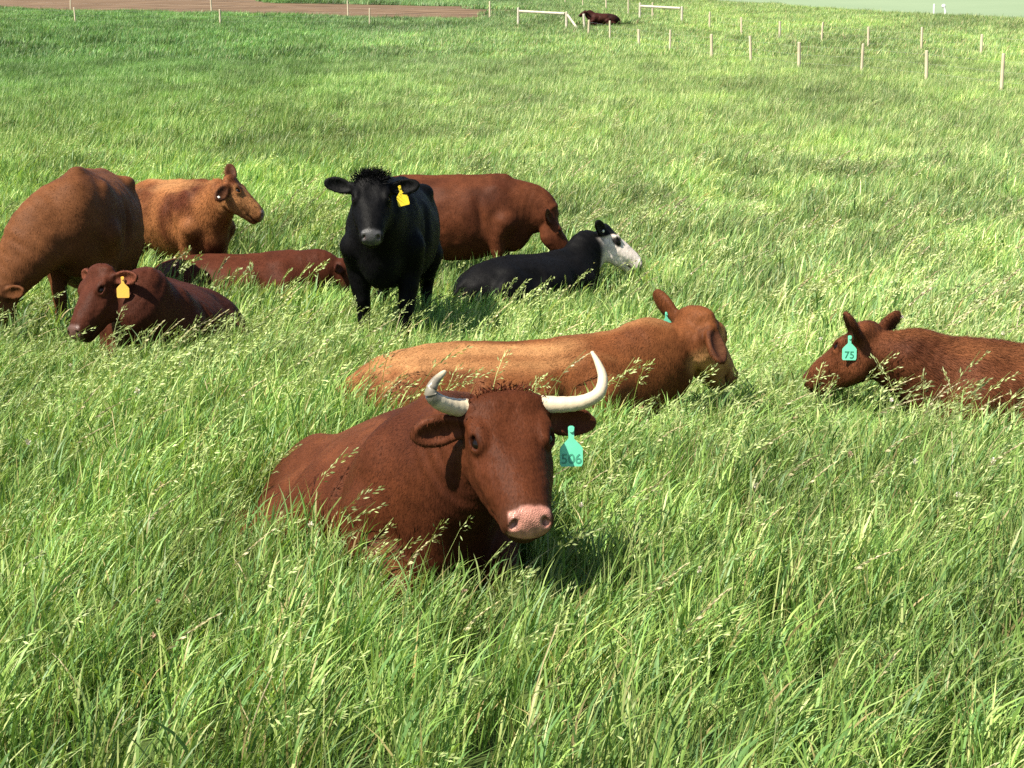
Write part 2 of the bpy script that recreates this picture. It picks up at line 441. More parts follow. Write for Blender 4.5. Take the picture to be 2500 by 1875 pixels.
def build_cow(sp):
    S = sp.get('size', 1.0)
    so = Solid(); lie = sp['pose'] == 'lie'
    tr = sp.get('trunk') or (LIE if lie else STAND)
    so.loft([(x, 0, z, w, hh) for x, z, w, hh in tr], 0.06)
    zt = lambda x: np.interp(x, [t[0] for t in tr], [t[1] + t[3] for t in tr])
    zm = lambda x: np.interp(x, [t[0] for t in tr], [t[1] for t in tr])
    wd = lambda x: np.interp(x, [t[0] for t in tr], [t[2] for t in tr])
    # spine ridge, hook and pin bones, withers, shoulder blades, brisket
    so.tube([(-0.86, 0, zt(-0.8) - 0.05), (-0.6, 0, zt(-0.6) - 0.025), (-0.3, 0, zt(-0.3) - 0.03), (0.0, 0, zt(0) - 0.03), (0.3, 0, zt(0.3) - 0.03), (0.48, 0, zt(0.46) - 0.03)], [0.03, 0.035, 0.035, 0.035, 0.04, 0.042], 0.08)
    for s in (-1, 1):
        if sp.get('hooks', 1): so.ell((-0.54, s * wd(-0.54) * 0.76, zt(-0.54) - 0.095), (0.06, 0.045, 0.04), 0.10)
        so.ell((-0.84, s * 0.10, zt(-0.8) - 0.11), (0.05, 0.045, 0.05), 0.06)
        so.ell((0.46, s * wd(0.46) * 0.70, zm(0.46) + (0.0 if lie else 0.04)), (0.13, 0.075, 0.22 if lie else 0.25), 0.07, frame((0.95, 0, 0.3), (-0.3, 0, 1)))
    # hollow of the flank, crease behind the shoulder, fold in front of the thigh
    for s in (-1, 1):
        so.ell((-0.36, s * (wd(-0.36) + 0.015), zt(-0.36) - 0.15), (0.11, 0.055, 0.085), 0.09, None, 'c')
        so.ell((0.27, s * (wd(0.27) + 0.035), zm(0.27) + 0.0), (0.030, 0.060, 0.22), 0.07, frame((0.97, 0, 0.2), (-0.2, 0, 1)), 'c')
        so.ell((-0.30, s * (wd(-0.30) + 0.035), zm(-0.30) - 0.12), (0.030, 0.060, 0.16), 0.06, frame((0.9, 0, -0.4), (0.4, 0, 1)), 'c')
    # legs
    if lie:
        for s in (-1, 1):
            o = sp.get('hip', 1) * s > 0
            th = min(0.5, zt(-0.5)); so.ell((-0.50, s * 0.30, th * 0.54), (0.27, 0.12, th * 0.42), 0.07, frame((0.95, 0, -0.3), (0.3, 0, 1)))
            so.tube([(-0.30, s * 0.36, 0.24), (-0.16, s * 0.41, 0.18), (-0.45, s * 0.44, 0.11), (-0.64, s * 0.43, 0.09)], [0.12, 0.085, 0.06, 0.05], 0.05)
            so.tube([(-0.64, s * 0.43, 0.09), (-0.40, s * 0.47, 0.055), (-0.20, s * 0.49, 0.05), (-0.13, s * 0.49, 0.045)], [0.05, 0.035, 0.042, 0.045], 0.02)
            so.tube([(0.46, s * 0.23, 0.36), (0.50, s * 0.25, 0.24), (0.74, s * 0.20, 0.13)], [0.12, 0.09, 0.065], 0.06)
            so.tube([(0.74, s * 0.20, 0.13), (0.60, s * 0.22, 0.055), (0.45, s * 0.24, 0.045), (0.38, s * 0.24, 0.04)], [0.06, 0.04, 0.04, 0.045], 0.02)
        so.ell((0.62, 0, 0.26), (0.15, 0.14, 0.17), 0.09)
        so.tube([(-0.88, 0, zt(-0.8) - 0.06), (-0.98, 0.03, 0.30), (-0.95, 0.12, 0.08), (-0.80, 0.22, 0.04)], [0.04, 0.03, 0.022, 0.03], 0.03)
    else:
        for s in (-1, 1):
            df, dh = sp.get('step', (0, 0)); df *= s; dh *= -s
            so.ell((-0.60, s * 0.185, 0.90), (0.20, 0.115, 0.30), 0.08, frame((0.9, 0, 0.35), (-0.35, 0, 1)))
            so.tube([(-0.50, s * 0.21, 0.74), (-0.60 + dh * 0.3, s * 0.19, 0.62), (-0.76 + dh, s * 0.17, 0.50), (-0.72 + dh, s * 0.165, 0.32), (-0.70 + dh, s * 0.16, 0.14)], [0.13, 0.09, 0.058, 0.04, 0.045], 0.05)
            so.tube([(-0.70 + dh, s * 0.16, 0.14), (-0.66 + dh, s * 0.16, 0.06), (-0.63 + dh, s * 0.16, 0.03)], [0.045, 0.05, 0.055], 0.02)
            so.tube([(0.50, s * 0.185, 0.86), (0.42, s * 0.19, 0.70), (0.45 + df * 0.6, s * 0.17, 0.46), (0.45 + df, s * 0.165, 0.38), (0.44 + df, s * 0.16, 0.14)], [0.13, 0.095, 0.058, 0.052, 0.042], 0.05)
            so.tube([(0.44 + df, s * 0.16, 0.14), (0.48 + df, s * 0.16, 0.06), (0.51 + df, s * 0.16, 0.03)], [0.042, 0.05, 0.055], 0.02)
        so.ell((0.58, 0, 0.72), (0.15, 0.13, 0.16), 0.10)
        so.tube([(-0.86, 0, zt(-0.8) - 0.05), (-0.93, 0, 0.95), (-0.94, 0, 0.62), (-0.93, 0, 0.40)], [0.04, 0.03, 0.025, 0.045], 0.03)
        if sp.get('udder', True):
            so.ell((-0.42, 0, 0.58), (0.16, 0.13, 0.09), 0.06)
    # head and neck
    M, P0 = head_matrix(sp['head']); hs = sp['head'].get('size', 1.0)
    wf = np.array([sp['head'].get('long', 0.94), sp['head'].get('wide', 1.0), 1.0])
    W = lambda p: P0 + M @ (np.array(p, float) * wf * hs)
    hu = M[:, 2]
    nb = sp.get('neck') or []
    z0 = zm(0.46)
    st = [(0.34, 0, z0, 0.23, 0.27 if lie else 0.31), (0.52, 0, z0 + 0.02, 0.20, 0.25 if lie else 0.28)] + list(nb)
    e = W((0.105, 0, -0.115)); bk = np.array(st[-1][:3]) - e; bk /= np.linalg.norm(bk); m_ = e + bk * 0.15 * hs
    st += [tuple(m_) + (0.118 * hs, 0.140 * hs), tuple(e) + (0.095 * hs, 0.095 * hs)]
    so.loft(st, 0.06, up=sp.get('neck_up', (-0.35, 0, 1)), m=4)
    def hl(st, k, m=3, op='u'): so.loft([tuple(W(q[:3])) + (q[3] * hs * wf[1], q[4] * hs) for q in st], k, tuple(hu), m, op)
    def he(c, r, k, X=(1, 0, 0), Z=(0, 0, 1), op='u'): so.ell(W(c), np.array(r) * wf * hs, k, M @ frame(X, Z), op)
    pw = sp['head'].get('poll_w', 1.0)
    hl([(0.050, 0, -0.070, 0.105 * pw, 0.066), (0.10, 0, -0.085, 0.116 * (0.6 + 0.4 * pw), 0.083), (0.17, 0, -0.10, 0.112, 0.097), (0.26, 0, -0.105, 0.103, 0.094), (0.34, 0, -0.100, 0.091, 0.086), (0.40, 0, -0.097, 0.079, 0.080), (0.445, 0, -0.098, 0.074, 0.066)], 0.03)
    he((0.015, 0, -0.050), (0.040, 0.105 * pw, 0.042), 0.05)
    he((0.155, 0, 0.022), (0.075, 0.045, 0.032), 0.05, op='c')
    for s in (-1, 1):
        he((0.135, s * 0.100, -0.040), (0.055, 0.028, 0.022), 0.03)
        he((0.165, s * 0.074, -0.165), (0.120, 0.048, 0.085), 0.05)
        hl([(0.17, s * 0.078, -0.19, 0.03, 0.05), (0.30, s * 0.064, -0.180, 0.030, 0.042), (0.41, s * 0.030, -0.165, 0.028, 0.032)], 0.05, 2)
    he((0.448, 0, -0.163), (0.052, 0.052, 0.032), 0.020)
    he((0.468, 0, -0.110), (0.046, 0.072, 0.040), 0.022)
    pn = np.array([0.80, 0, 0.60]); pt = np.array([0.60, 0, -0.80])
    he((0.472, 0, -0.072), (0.030, 0.068, 0.050), 0.020, pn, (-0.6, 0, 0.8))
    for s in (-1, 1):
        he((0.474, s * 0.046, -0.068), (0.030, 0.026, 0.036), 0.018, pn, (-0.6, 0, 0.8))
        hl([(0.20, s * 0.100, -0.105, 0.012, 0.012), (0.27, s * 0.094, -0.108, 0.012, 0.012), (0.34, s * 0.080, -0.112, 0.010, 0.010)], 0.035, 2)
        he((0.500, s * 0.045, -0.050), (0.026, 0.0115, 0.021), 0.006, (0.8, -s * 0.30, 0.55), (-0.6, -s * 0.55, 0.7), 'c')
        he((0.172, s * 0.098, -0.052), (0.040, 0.031, 0.030), 0.018)
        he((0.174, s * 0.1195, -0.034), (0.0285, 0.027, 0.0145), 0.004, (1, 0, 0.04), (0, -s * 0.62, 0.78), 'c')
        he((0.158, s * 0.094, -0.020), (0.042, 0.016, 0.009), 0.014, (1, 0, -0.10))
        hl([(0.525, s * 0.00, -0.144, 0.006, 0.006), (0.49, s * 0.050, -0.143, 0.006, 0.006), (0.39, s * 0.076, -0.143, 0.006, 0.006)], 0.008, 2, 'c')
    ears = sp.get('ears', DEF_EARS); ef = {}
    for s in (-1, 1):
        ea = ears[s]; es = ea.get('size', 1.0)
        Fr = M @ frame(ea['dir'], ea['open'])
        b = W((0.060, s * 0.095, -0.085)); d = Fr[:, 0]; nn = Fr[:, 2]
        so.tube([b - d * 0.01, b + d * 0.035 * hs, b + d * 0.07 * hs], [0.034 * hs, 0.030 * hs, 0.030 * hs], 0.025)
        so.ell(b + d * 0.122 * hs * es, np.array((0.102 * es, 0.054 * es, 0.030)) * hs, 0.018, Fr)
        so.ell(b + d * 0.126 * hs * es + nn * 0.034 * hs, np.array((0.092 * es, 0.045 * es, 0.036)) * hs, 0.012, Fr, 'c')
        ef[s] = (b, Fr, es)
    V, F = so.build(sp.get('voxel', 0.012) / S)
    Nn, _ = vnormals(V, F)
    # muscle and skin-fold relief
    rel = (vnoise3(V * 7) - 0.5) * 0.012 + (vnoise3(V * 16 + 9) - 0.5) * 0.005
    Hc = (V - P0) @ M / hs / wf
    inhead = 1 - sst(0.0, 0.08, np.maximum.reduce([-0.02 - Hc[:, 0], np.abs(Hc[:, 1]) - 0.13, Hc[:, 2] - 0.05, -0.27 - Hc[:, 2]]))
    rel *= 1 - 0.75 * inhead
    rel += inhead * (0.0030 * (vnoise3(V * 34 + 2) - 0.5) + 0.0024 * (vnoise3(V * 70) - 0.5)) * (1 - sst(0.40, 0.44, Hc[:, 0]))
    # folds on the side of the neck
    nk = sst(0.45, 0.62, V[:, 0]) * (1 - inhead) * sp.get('folds', 0.35)
    rel += 0.0026 * nk * (1 - sst(0.42, 0.55, np.linalg.norm(V - P0, axis=1))) * np.sin(95 * np.linalg.norm(V - P0, axis=1) + 4 * vnoise3(V * 5)) * (np.abs(Nn[:, 2]) < 0.8)
    # ribs
    rb = sst(-0.45, -0.3, V[:, 0]) * (1 - sst(0.15, 0.35, V[:, 0])) * (np.abs(Nn[:, 2]) < 0.75)
    rel += sp.get('ribs', 0.0) * 0.006 * rb * np.sin(V[:, 0] * 52 + V[:, 2] * 9)
    V = V + Nn * rel[:, None]
    if 'lean' in sp:                                     # resting on one hip: the trunk leans over
        V[:, 1] += sp['lean'] * (0.33 - V[:, 2]) * (1 - sst(0.05, 0.5, V[:, 0]))
    Nn, fa = vnormals(V, F)
    # pigment
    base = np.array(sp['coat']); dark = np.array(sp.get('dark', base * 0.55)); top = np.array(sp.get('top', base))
    nz = 0.6 * vnoise3(V * 2.3 + 4) + 0.4 * vnoise3(V * 6 + 1)
    C = base[None] + (dark - base)[None] * sst(0.45, 0.80, nz)[:, None] * sp.get('mottle', 0.7)
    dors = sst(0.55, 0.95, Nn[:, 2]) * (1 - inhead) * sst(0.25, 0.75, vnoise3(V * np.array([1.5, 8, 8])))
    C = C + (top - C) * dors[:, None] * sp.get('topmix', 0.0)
    def mixc(m, c): 
        nonlocal C; C = C + (np.array(c)[None] - C) * np.clip(m, 0, 1)[:, None]
    if 'face' in sp:
        fm = inhead * sst(0.02, 0.10, Hc[:, 0] - 0.05) * sst(0.25, 0.6, vnoise3(V * 14 + 3) + 0.25); mixc(fm, sp['face'])
    if 'paint' in sp: C = sp['paint'](V, Nn, Hc, inhead, C)
    mz = inhead * sst(0.452, 0.470, Hc[:, 0] * 0.8 + Hc[:, 2] * 0.6 + 0.116 + 2.2 * Hc[:, 1] ** 2 + 0.010 * (vnoise3(V * 60) - 0.5)) * sst(-0.112, -0.098, Hc[:, 2] + 0.006 * (vnoise3(V * 45) - 0.5)) * (1 - sst(0.056, 0.066, np.abs(Hc[:, 1])))
    lf = sp.get('lip_from', 0.40); mixc(inhead * sst(lf, lf + 0.05, Hc[:, 0]) * sp.get('lip_mix', 0.6), sp.get('lip', base * 0.5))
    mixc(mz, sp.get('nose', (0.05, 0.03, 0.025))); mixc(mz * sst(0.52, 0.80, vnoise3(V * 55 + 6)) * 0.55, np.array(sp.get('nose', (0.05, 0.03, 0.025))) * 0.35)
    nost = np.minimum(np.linalg.norm((Hc - np.array([0.500, 0.045, -0.050])) * np.array([0.8, 1.6, 1.1]), axis=1), np.linalg.norm((Hc - np.array([0.500, -0.045, -0.050])) * np.array([0.8, 1.6, 1.1]), axis=1))
    mixc(inhead * (1 - sst(0.014, 0.023, nost)), (0.03, 0.012, 0.01))
    eyed = np.minimum(np.linalg.norm(Hc - np.array([0.173, 0.118, -0.036]), axis=1), np.linalg.norm(Hc - np.array([0.173, -0.118, -0.036]), axis=1))
    mixc((1 - sst(0.022, 0.036, eyed)) * 0.8, sp.get('lid', base * 0.3))
    mth = np.abs(Hc[:, 2] + 0.143) + np.maximum(0.385 - Hc[:, 0], 0)
    mixc(inhead * (1 - sst(0.004, 0.010, mth)) * 0.85, (0.02, 0.01, 0.008))
    und = np.minimum(np.linalg.norm((Hc - np.array([0.192, 0.128, -0.060])) * np.array([0.7, 1, 1.6]), axis=1), np.linalg.norm((Hc - np.array([0.192, -0.128, -0.060])) * np.array([0.7, 1, 1.6]), axis=1))
    mixc((1 - sst(0.012, 0.026, und)) * 0.55 * inhead, np.array(base) * 1.9)
    for s in (-1, 1):
        b, Fr, es = ef[s]; El = (V - b) @ Fr / hs
        El_n = Nn @ Fr
        inn = (El[:, 0] > 0.05) & (np.abs(El[:, 1]) < 0.05) & (np.abs(El[:, 2]) < 0.03) & (El_n[:, 2] > 0.5)
        mixc(inn * 0.8, sp.get('ear_in', base * 0.7))
        mixc(((El[:, 0] > 0.02) & (np.abs(El[:, 2]) < 0.04) & (np.abs(El[:, 1]) < 0.07) & ~inn) * sp.get('ear_dark', 0.4), dark * 0.5)
    low = (V[:, 2] < 0.075) & (~lie) ; mixc(low * 0.9, (0.02, 0.017, 0.014))
    # objects
    loc = sp['loc']; zg = float(terrain(loc[0], loc[1])) - sp.get('sink', 0.0)
    root = empty(sp['name'], (loc[0], loc[1], zg), R(sp['yaw']))
    tag(root, sp['label'], 'cow', sp.get('group', 'cattle in the pasture'))
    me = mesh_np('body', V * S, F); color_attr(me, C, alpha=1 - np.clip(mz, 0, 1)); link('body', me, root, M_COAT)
    # eyes
    if sp.get('eyes', True):
        th = np.linspace(0, math.pi, 9); ph = np.linspace(0, 2 * math.pi, 13)[:-1]
        ev = np.array([(math.sin(t) * math.cos(q), math.sin(t) * math.sin(q), math.cos(t)) for t in th for q in ph])
        fq = np.array([(i * 12 + j, (i + 1) * 12 + j, (i + 1) * 12 + (j + 1) % 12, i * 12 + (j + 1) % 12) for i in range(8) for j in range(12)])
        em = mesh_np('eye', ev * 0.0240 * wf[1] * hs * S, fq); em.materials.append(M_EYE)
        for s in (-1, 1):
            eo = link('eye', em, root); eo.location = Vector(W((0.173, s * 0.0985, -0.051)) * S)
    # hair
    if BUILD_HAIR and sp.get('hair', 0) > 0:
        n = sp['hair']; bare = (mz > 0.3) | (nost < 0.03) | (eyed < 0.028)
        fa2 = fa.copy(); fa2[bare[F].any(1)] = 0
        fa2[(V[F].mean(1)[:, 2] < 0.12)] *= 0.1
        pick = rng.choice(len(F), n, p=fa2 / fa2.sum()); u, v = rng.random((2, n, 1)); q = F[pick]
        bl = lambda A: (A[q[:, 0]] * (1 - u) + A[q[:, 1]] * u) * (1 - v) + (A[q[:, 3]] * (1 - u) + A[q[:, 2]] * u) * v
        p, nn, cc, ih = bl(V), bl(Nn), bl(C), bl(inhead[:, None])
        flow = np.array([-0.75, 0, -0.65])[None] * (1 - ih) + (M[:, 0] * 0.7)[None] * ih
        flow = flow + rng.normal(0, 0.28, (n, 3)) + 1.2 * (np.stack([vnoise3(p * 8 + 20 * c) for c in (1, 2, 3)], 1) - 0.5)
        flow -= nn * (flow * nn).sum(1)[:, None]
        flow /= np.linalg.norm(flow, axis=1)[:, None] + 1e-6
        ln = sp.get('hair_len', 0.018) * (0.5 + rng.random((n, 1))) * (1 - 0.45 * ih)
        wdt = sp.get('hair_w', 0.003) * (0.6 + 0.8 * rng.random((n, 1)))
        lift = sp.get('hair_lift', 0.10)
        tip = p + (flow + nn * (lift + 0.12 * rng.random((n, 1)))) * ln
        sd = np.cross(flow, nn); b0 = p - nn * 0.001
        HV = np.stack([b0 - sd * wdt / 2, b0 + sd * wdt / 2, tip], 1).reshape(-1, 3) * S
        # hairs lie in locks that share a shade, with lighter tips here and there
        lock = vnoise3(p * np.array([70.0, 70.0, 16.0]) + 3) * 0.6 + vnoise3(p * np.array([25.0, 25.0, 7.0]) + 8) * 0.4
        big = vnoise3(p * 3.1 + 40) * 0.6 + vnoise3(p * 9 + 15) * 0.4
        sh_ = (0.42 + 1.05 * lock) * (0.70 + 0.55 * big) * (0.88 + 0.24 * rng.random(n))
        hc = np.repeat(cc * sh_[:, None], 3, 0)
        hm = mesh_np('coat_hair', HV, np.arange(3 * n).reshape(-1, 3)); color_attr(hm, hc)
        nj = nn + rng.normal(0, 0.10, nn.shape); nj /= np.linalg.norm(nj, axis=1)[:, None]
        hm.normals_split_custom_set_from_vertices(np.repeat(nj, 3, 0).tolist())
        tag(link('coat_hair', hm, root, M_HAIR), kind='stuff')
    if sp.get('tuft'):
        n = sp['tuft']; ln0, spread = sp.get('tuft_len', 0.08), sp.get('tuft_w', (0.06, 0.08))
        b0 = np.stack([rng.normal(0.015, spread[0] * 0.5, n), rng.normal(0, spread[1] * 0.5, n), np.full(n, -0.025)], 1)
        dr = np.stack([rng.normal(-0.55, 0.35, n), rng.normal(0.1, 0.45, n) + b0[:, 1] * 5, rng.normal(0.35, 0.35, n)], 1); dr /= np.linalg.norm(dr, axis=1)[:, None]
        ln = ln0 * (0.4 + 0.8 * rng.random((n, 1)))
        t1 = b0 + dr * ln * 0.6; t2 = t1 + (dr + rng.normal(0, 0.35, (n, 3))) * ln * 0.4
        sd = np.cross(dr, rng.normal(0, 1, (n, 3))); sd = sd / np.linalg.norm(sd, axis=1)[:, None] * 0.0025
        HV = np.stack([b0 - sd, b0 + sd, t1 + sd * 0.8, t1 - sd * 0.8, t2], 1).reshape(-1, 3)
        HV = (P0 + (HV * wf * hs) @ M.T) * S
        k = np.arange(n)[:, None] * 5
        fc = np.vstack([k + np.array([[0, 1, 2]]), k + np.array([[0, 2, 3]]), k + np.array([[3, 2, 4]])])
        hm = mesh_np('forelock', HV, fc); color_attr(hm, np.repeat(np.array(sp.get('tuft_col', base))[None] * (0.6 + 0.9 * rng.random((n, 1))), 5, 0))
        tag(link('forelock', hm, root, M_HAIR), kind='stuff')
    # horns
    for s, pts in (sp.get('horns') or {}).items():
        P = [Vector(W(q[:3])) * S for q in pts]; rads = [q[3] * hs * S for q in pts]
        mb = MB(); cu = []; cr_ = []
        n = len(P)
        for i in range(n - 1):
            pa, pb, pc, pd = P[max(i - 1, 0)], P[i], P[i + 1], P[min(i + 2, n - 1)]
            for t in np.arange(6) / 6:
                cu.append(0.5 * (2 * pb + (pc - pa) * t + (2 * pa - 5 * pb + 4 * pc - pd) * t * t + (-pa + 3 * pb - 3 * pc + pd) * t ** 3))
                cr_.append((rads[i] * (1 - t) + rads[i + 1] * t) * (1 + 0.035 * math.sin(len(cu) * 2.1) * (1 - i / n)))
        cu.append(P[-1]); cr_.append(rads[-1])
        mb.tube(cu, cr_, 16); me = mb.mesh('horn', True)
        vv = np.array([tuple(v) for v in mb.v]); tt = np.repeat(np.arange(len(cu)) / (len(cu) - 1), 16)
        nzv = vnoise3(vv * 60) * 0.5 + vnoise3(vv * 150) * 0.5
        col = np.array([(0.50, 0.42, 0.29)]) * (0.82 + 0.3 * nzv[:, None])
        col = col + (np.array([(0.55, 0.36, 0.24)]) - col) * (1 - sst(0.02, 0.2, tt))[:, None] * 0.7
        dk = sp.get('horn_dark', {}).get(s)
        if dk:
            m = sst(dk[0], dk[0] + 0.06, tt) * (1 - sst(dk[1] - 0.12, dk[1], tt)) * sst(0.25, 0.5, nzv + 0.12) * 0.85
            col = col + (np.array([(0.10, 0.095, 0.08)]) - col) * m[:, None]
        color_attr(me, np.clip(col, 0, 1)); link('horn', me, root, M_HORNV)
    # ear tags
    for tg in sp.get('tags', []):
        b, Fr, es = ef[tg['ear']]
        at = (b + Fr[:, 0] * tg.get('along', 0.115) * hs + Fr[:, 1] * tg.get('side', 0) * hs + Fr[:, 2] * tg.get('out', 0.02) * hs) * S
        if tg.get('button'):
            mb = MB(); mb.tube([(0, 0, -0.004), (0, 0, 0.004), (0, 0, 0.008)], [0.013, 0.013, 0.008], 14)
            ob = link('ear_button', mb.mesh('ear_button'), root, tg['mat'])
            ob.matrix_parent_inverse = Matrix(); ob.location = Vector(at); ob.rotation_euler = Vector(Fr[:, 2]).to_track_quat('Z', 'Y').to_euler()
            continue
        z = tg.get('size', 1.0)
        w = 0.038 * z
        ol = [(-0.010 * z, 0.008 * z), (-0.009 * z, -0.030 * z), (-w * 0.80, -0.052 * z), (-w, -0.062 * z), (-w, -0.113 * z), (-w * 0.88, -0.122 * z), (w * 0.88, -0.122 * z), (w, -0.113 * z), (w, -0.062 * z), (w * 0.80, -0.052 * z), (0.009 * z, -0.030 * z), (0.010 * z, 0.008 * z), (0.005 * z, 0.012 * z), (-0.005 * z, 0.012 * z)]
        mb = MB(); mb.plate(ol, 0.003 * z); mb.tube([(0, -0.006 * z, 0), (0, 0.012 * z, 0)], 0.009 * z, 10)
        ob = link('ear_tag', mb.mesh('ear_tag'), root, tg['mat']); ob.location = Vector(at) - Vector((0, 0, tg.get('drop', 0.0)))
        ob.rotation_euler = (R(tg.get('tilt', 0)), R(tg.get('swing', 0)), R(tg['yaw'] - sp['yaw'] + 90))     # yaw: the world heading its printed face looks to
        if tg.get('text'):
            cu = bpy.data.curves.new('number', 'FONT'); cu.body = tg['text']; cu.size = tg.get('tsize', 0.05) * z; cu.align_x = 'CENTER'; cu.extrude = 0.0004; cu.offset = tg.get('bold', 0.0004)
            t0 = bpy.data.objects.new('number', cu); COL.objects.link(t0)
            dg = bpy.context.evaluated_depsgraph_get(); tm = bpy.data.meshes.new_from_object(t0.evaluated_get(dg))
            bpy.data.objects.remove(t0); bpy.data.curves.remove(cu)
            tm.materials.clear()
            to = link('number', tm, ob, tg.get('ink', M_INK)); to.rotation_euler = (R(90), 0, 0); to.location = (0, -0.0022 * z, -0.112 * z)
    return V * S, root

def vcol_mat(name, rough, spec=0.4):
    m, nt, out = new_mat(name); b = nt.nodes.new('ShaderNodeBsdfPrincipled'); at = nt.nodes.new('ShaderNodeAttribute'); at.attribute_name = 'coat'
    nt.links.new(at.outputs['Color'], b.inputs['Base Color']); b.inputs['Roughness'].default_value = rough; b.inputs['Specular IOR Level'].default_value = spec
    tc = nt.nodes.new('ShaderNodeTexCoord'); nz = nt.nodes.new('ShaderNodeTexNoise'); nz.inputs['Scale'].default_value = 120; nt.links.new(tc.outputs['Object'], nz.inputs['Vector'])
    bp = nt.nodes.new('ShaderNodeBump'); bp.inputs['Strength'].default_value = 0.2; bp.inputs['Distance'].default_value = 0.004; nt.links.new(nz.outputs[0], bp.inputs['Height']); nt.links.new(bp.outputs[0], b.inputs['Normal'])
    nt.links.new(b.outputs[0], out.inputs[0]); return m
M_HORNV = vcol_mat('ridged_horn', 0.4)

# ------------------------------------------------------------------ the herd
RED = (0.060, 0.0175, 0.0070); RED_D = (0.029, 0.0085, 0.0045)
TAN = (0.122, 0.042, 0.0145); TAN_D = (0.068, 0.021, 0.008); TAN_L = (0.32, 0.16, 0.066)
BLK = (0.0030, 0.0029, 0.0031)
FOOT = []                                   # where bodies press on the grass
def herd(sp):
    V, root = build_cow(sp)
    c, s_ = math.cos(R(sp['yaw'])), math.sin(R(sp['yaw']))
    X = V[:, 0] * c - V[:, 1] * s_ + sp['loc'][0]; Y = V[:, 0] * s_ + V[:, 1] * c + sp['loc'][1]
    FOOT.append(np.stack([X, Y, V[:, 2]], 1))
    return root

herd(dict(name='horned_cow', label='horned red-brown cow lying nearest the camera, pink nose, green ear tag 506',
    pose='lie', loc=(-0.44, 5.62), yaw=-70, size=0.93, voxel=0.0065, coat=RED, dark=RED_D, top=(0.13, 0.045, 0.018), topmix=0.5, lean=-0.62, hooks=0,
    trunk=[(-0.78, 0.21, 0.15, 0.13), (-0.62, 0.24, 0.28, 0.195), (-0.36, 0.295, 0.39, 0.285), (-0.06, 0.345, 0.42, 0.34), (0.24, 0.40, 0.36, 0.345), (0.46, 0.45, 0.27, 0.335), (0.62, 0.48, 0.19, 0.26)],
    head=dict(poll=(1.04, 0.10, 0.90), yaw=-5, pitch=45, roll=2.5, size=1.05, poll_w=1.2, wide=1.12, long=0.97), neck=[(0.74, 0.03, 0.58, 0.165, 0.25)],
    horns={-1: [(0.018, -0.080, -0.055, 0.0325), (0.018, -0.121, -0.052, 0.0315), (0.024, -0.165, -0.028, 0.0290), (0.026, -0.207, 0.008, 0.0265), (0.014, -0.230, 0.040, 0.0220), (-0.016, -0.218, 0.058, 0.0160), (-0.046, -0.189, 0.066, 0.0095), (-0.054, -0.179, 0.067, 0.0040)],
           1: [(0.020, 0.080, -0.055, 0.0315), (0.026, 0.121, -0.052, 0.0305), (0.044, 0.179, -0.036, 0.0275), (0.052, 0.234, -0.018, 0.0250), (0.036, 0.282, 0.004, 0.0215), (-0.016, 0.302, 0.020, 0.0170), (-0.074, 0.296, 0.032, 0.0115), (-0.120, 0.284, 0.038, 0.0050)]},
    horn_dark={-1: (0.44, 0.86)},
    ears={1: dict(dir=(0.04, 1, -0.18), open=(0.65, -0.15, 0.75), size=1.0), -1: dict(dir=(0.02, -1, -0.22), open=(0.75, 0.15, 0.6), size=0.98)},
    nose=(0.42, 0.19, 0.14), lip=(0.05, 0.019, 0.010), ear_in=(0.085, 0.027, 0.013), hair=100000, hair_len=0.014, hair_w=0.0022, folds=1.0,
    tuft=1200, tuft_len=0.022, tuft_w=(0.05, 0.085), tuft_col=(0.07, 0.02, 0.009),
    tags=[dict(ear=1, mat=M_TAG_G, along=0.10, out=0.075, yaw=-84, size=1.0, text='506', tsize=0.046, ink=M_INK, tilt=-4, drop=0.02)]))

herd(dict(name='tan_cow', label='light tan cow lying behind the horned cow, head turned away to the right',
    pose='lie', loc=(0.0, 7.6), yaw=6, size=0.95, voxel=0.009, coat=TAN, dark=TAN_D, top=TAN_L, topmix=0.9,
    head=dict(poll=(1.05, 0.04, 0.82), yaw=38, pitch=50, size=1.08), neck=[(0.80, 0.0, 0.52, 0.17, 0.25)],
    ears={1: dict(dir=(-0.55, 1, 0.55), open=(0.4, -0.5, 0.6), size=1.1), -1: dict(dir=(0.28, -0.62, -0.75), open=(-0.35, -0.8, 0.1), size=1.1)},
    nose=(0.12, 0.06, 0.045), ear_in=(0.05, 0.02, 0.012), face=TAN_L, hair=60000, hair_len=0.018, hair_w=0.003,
    tags=[dict(ear=1, mat=M_TAG_G, along=0.09, out=-0.03, yaw=100, size=0.85), dict(ear=1, mat=M_TAG_W, along=0.10, out=0.004, button=True)]))

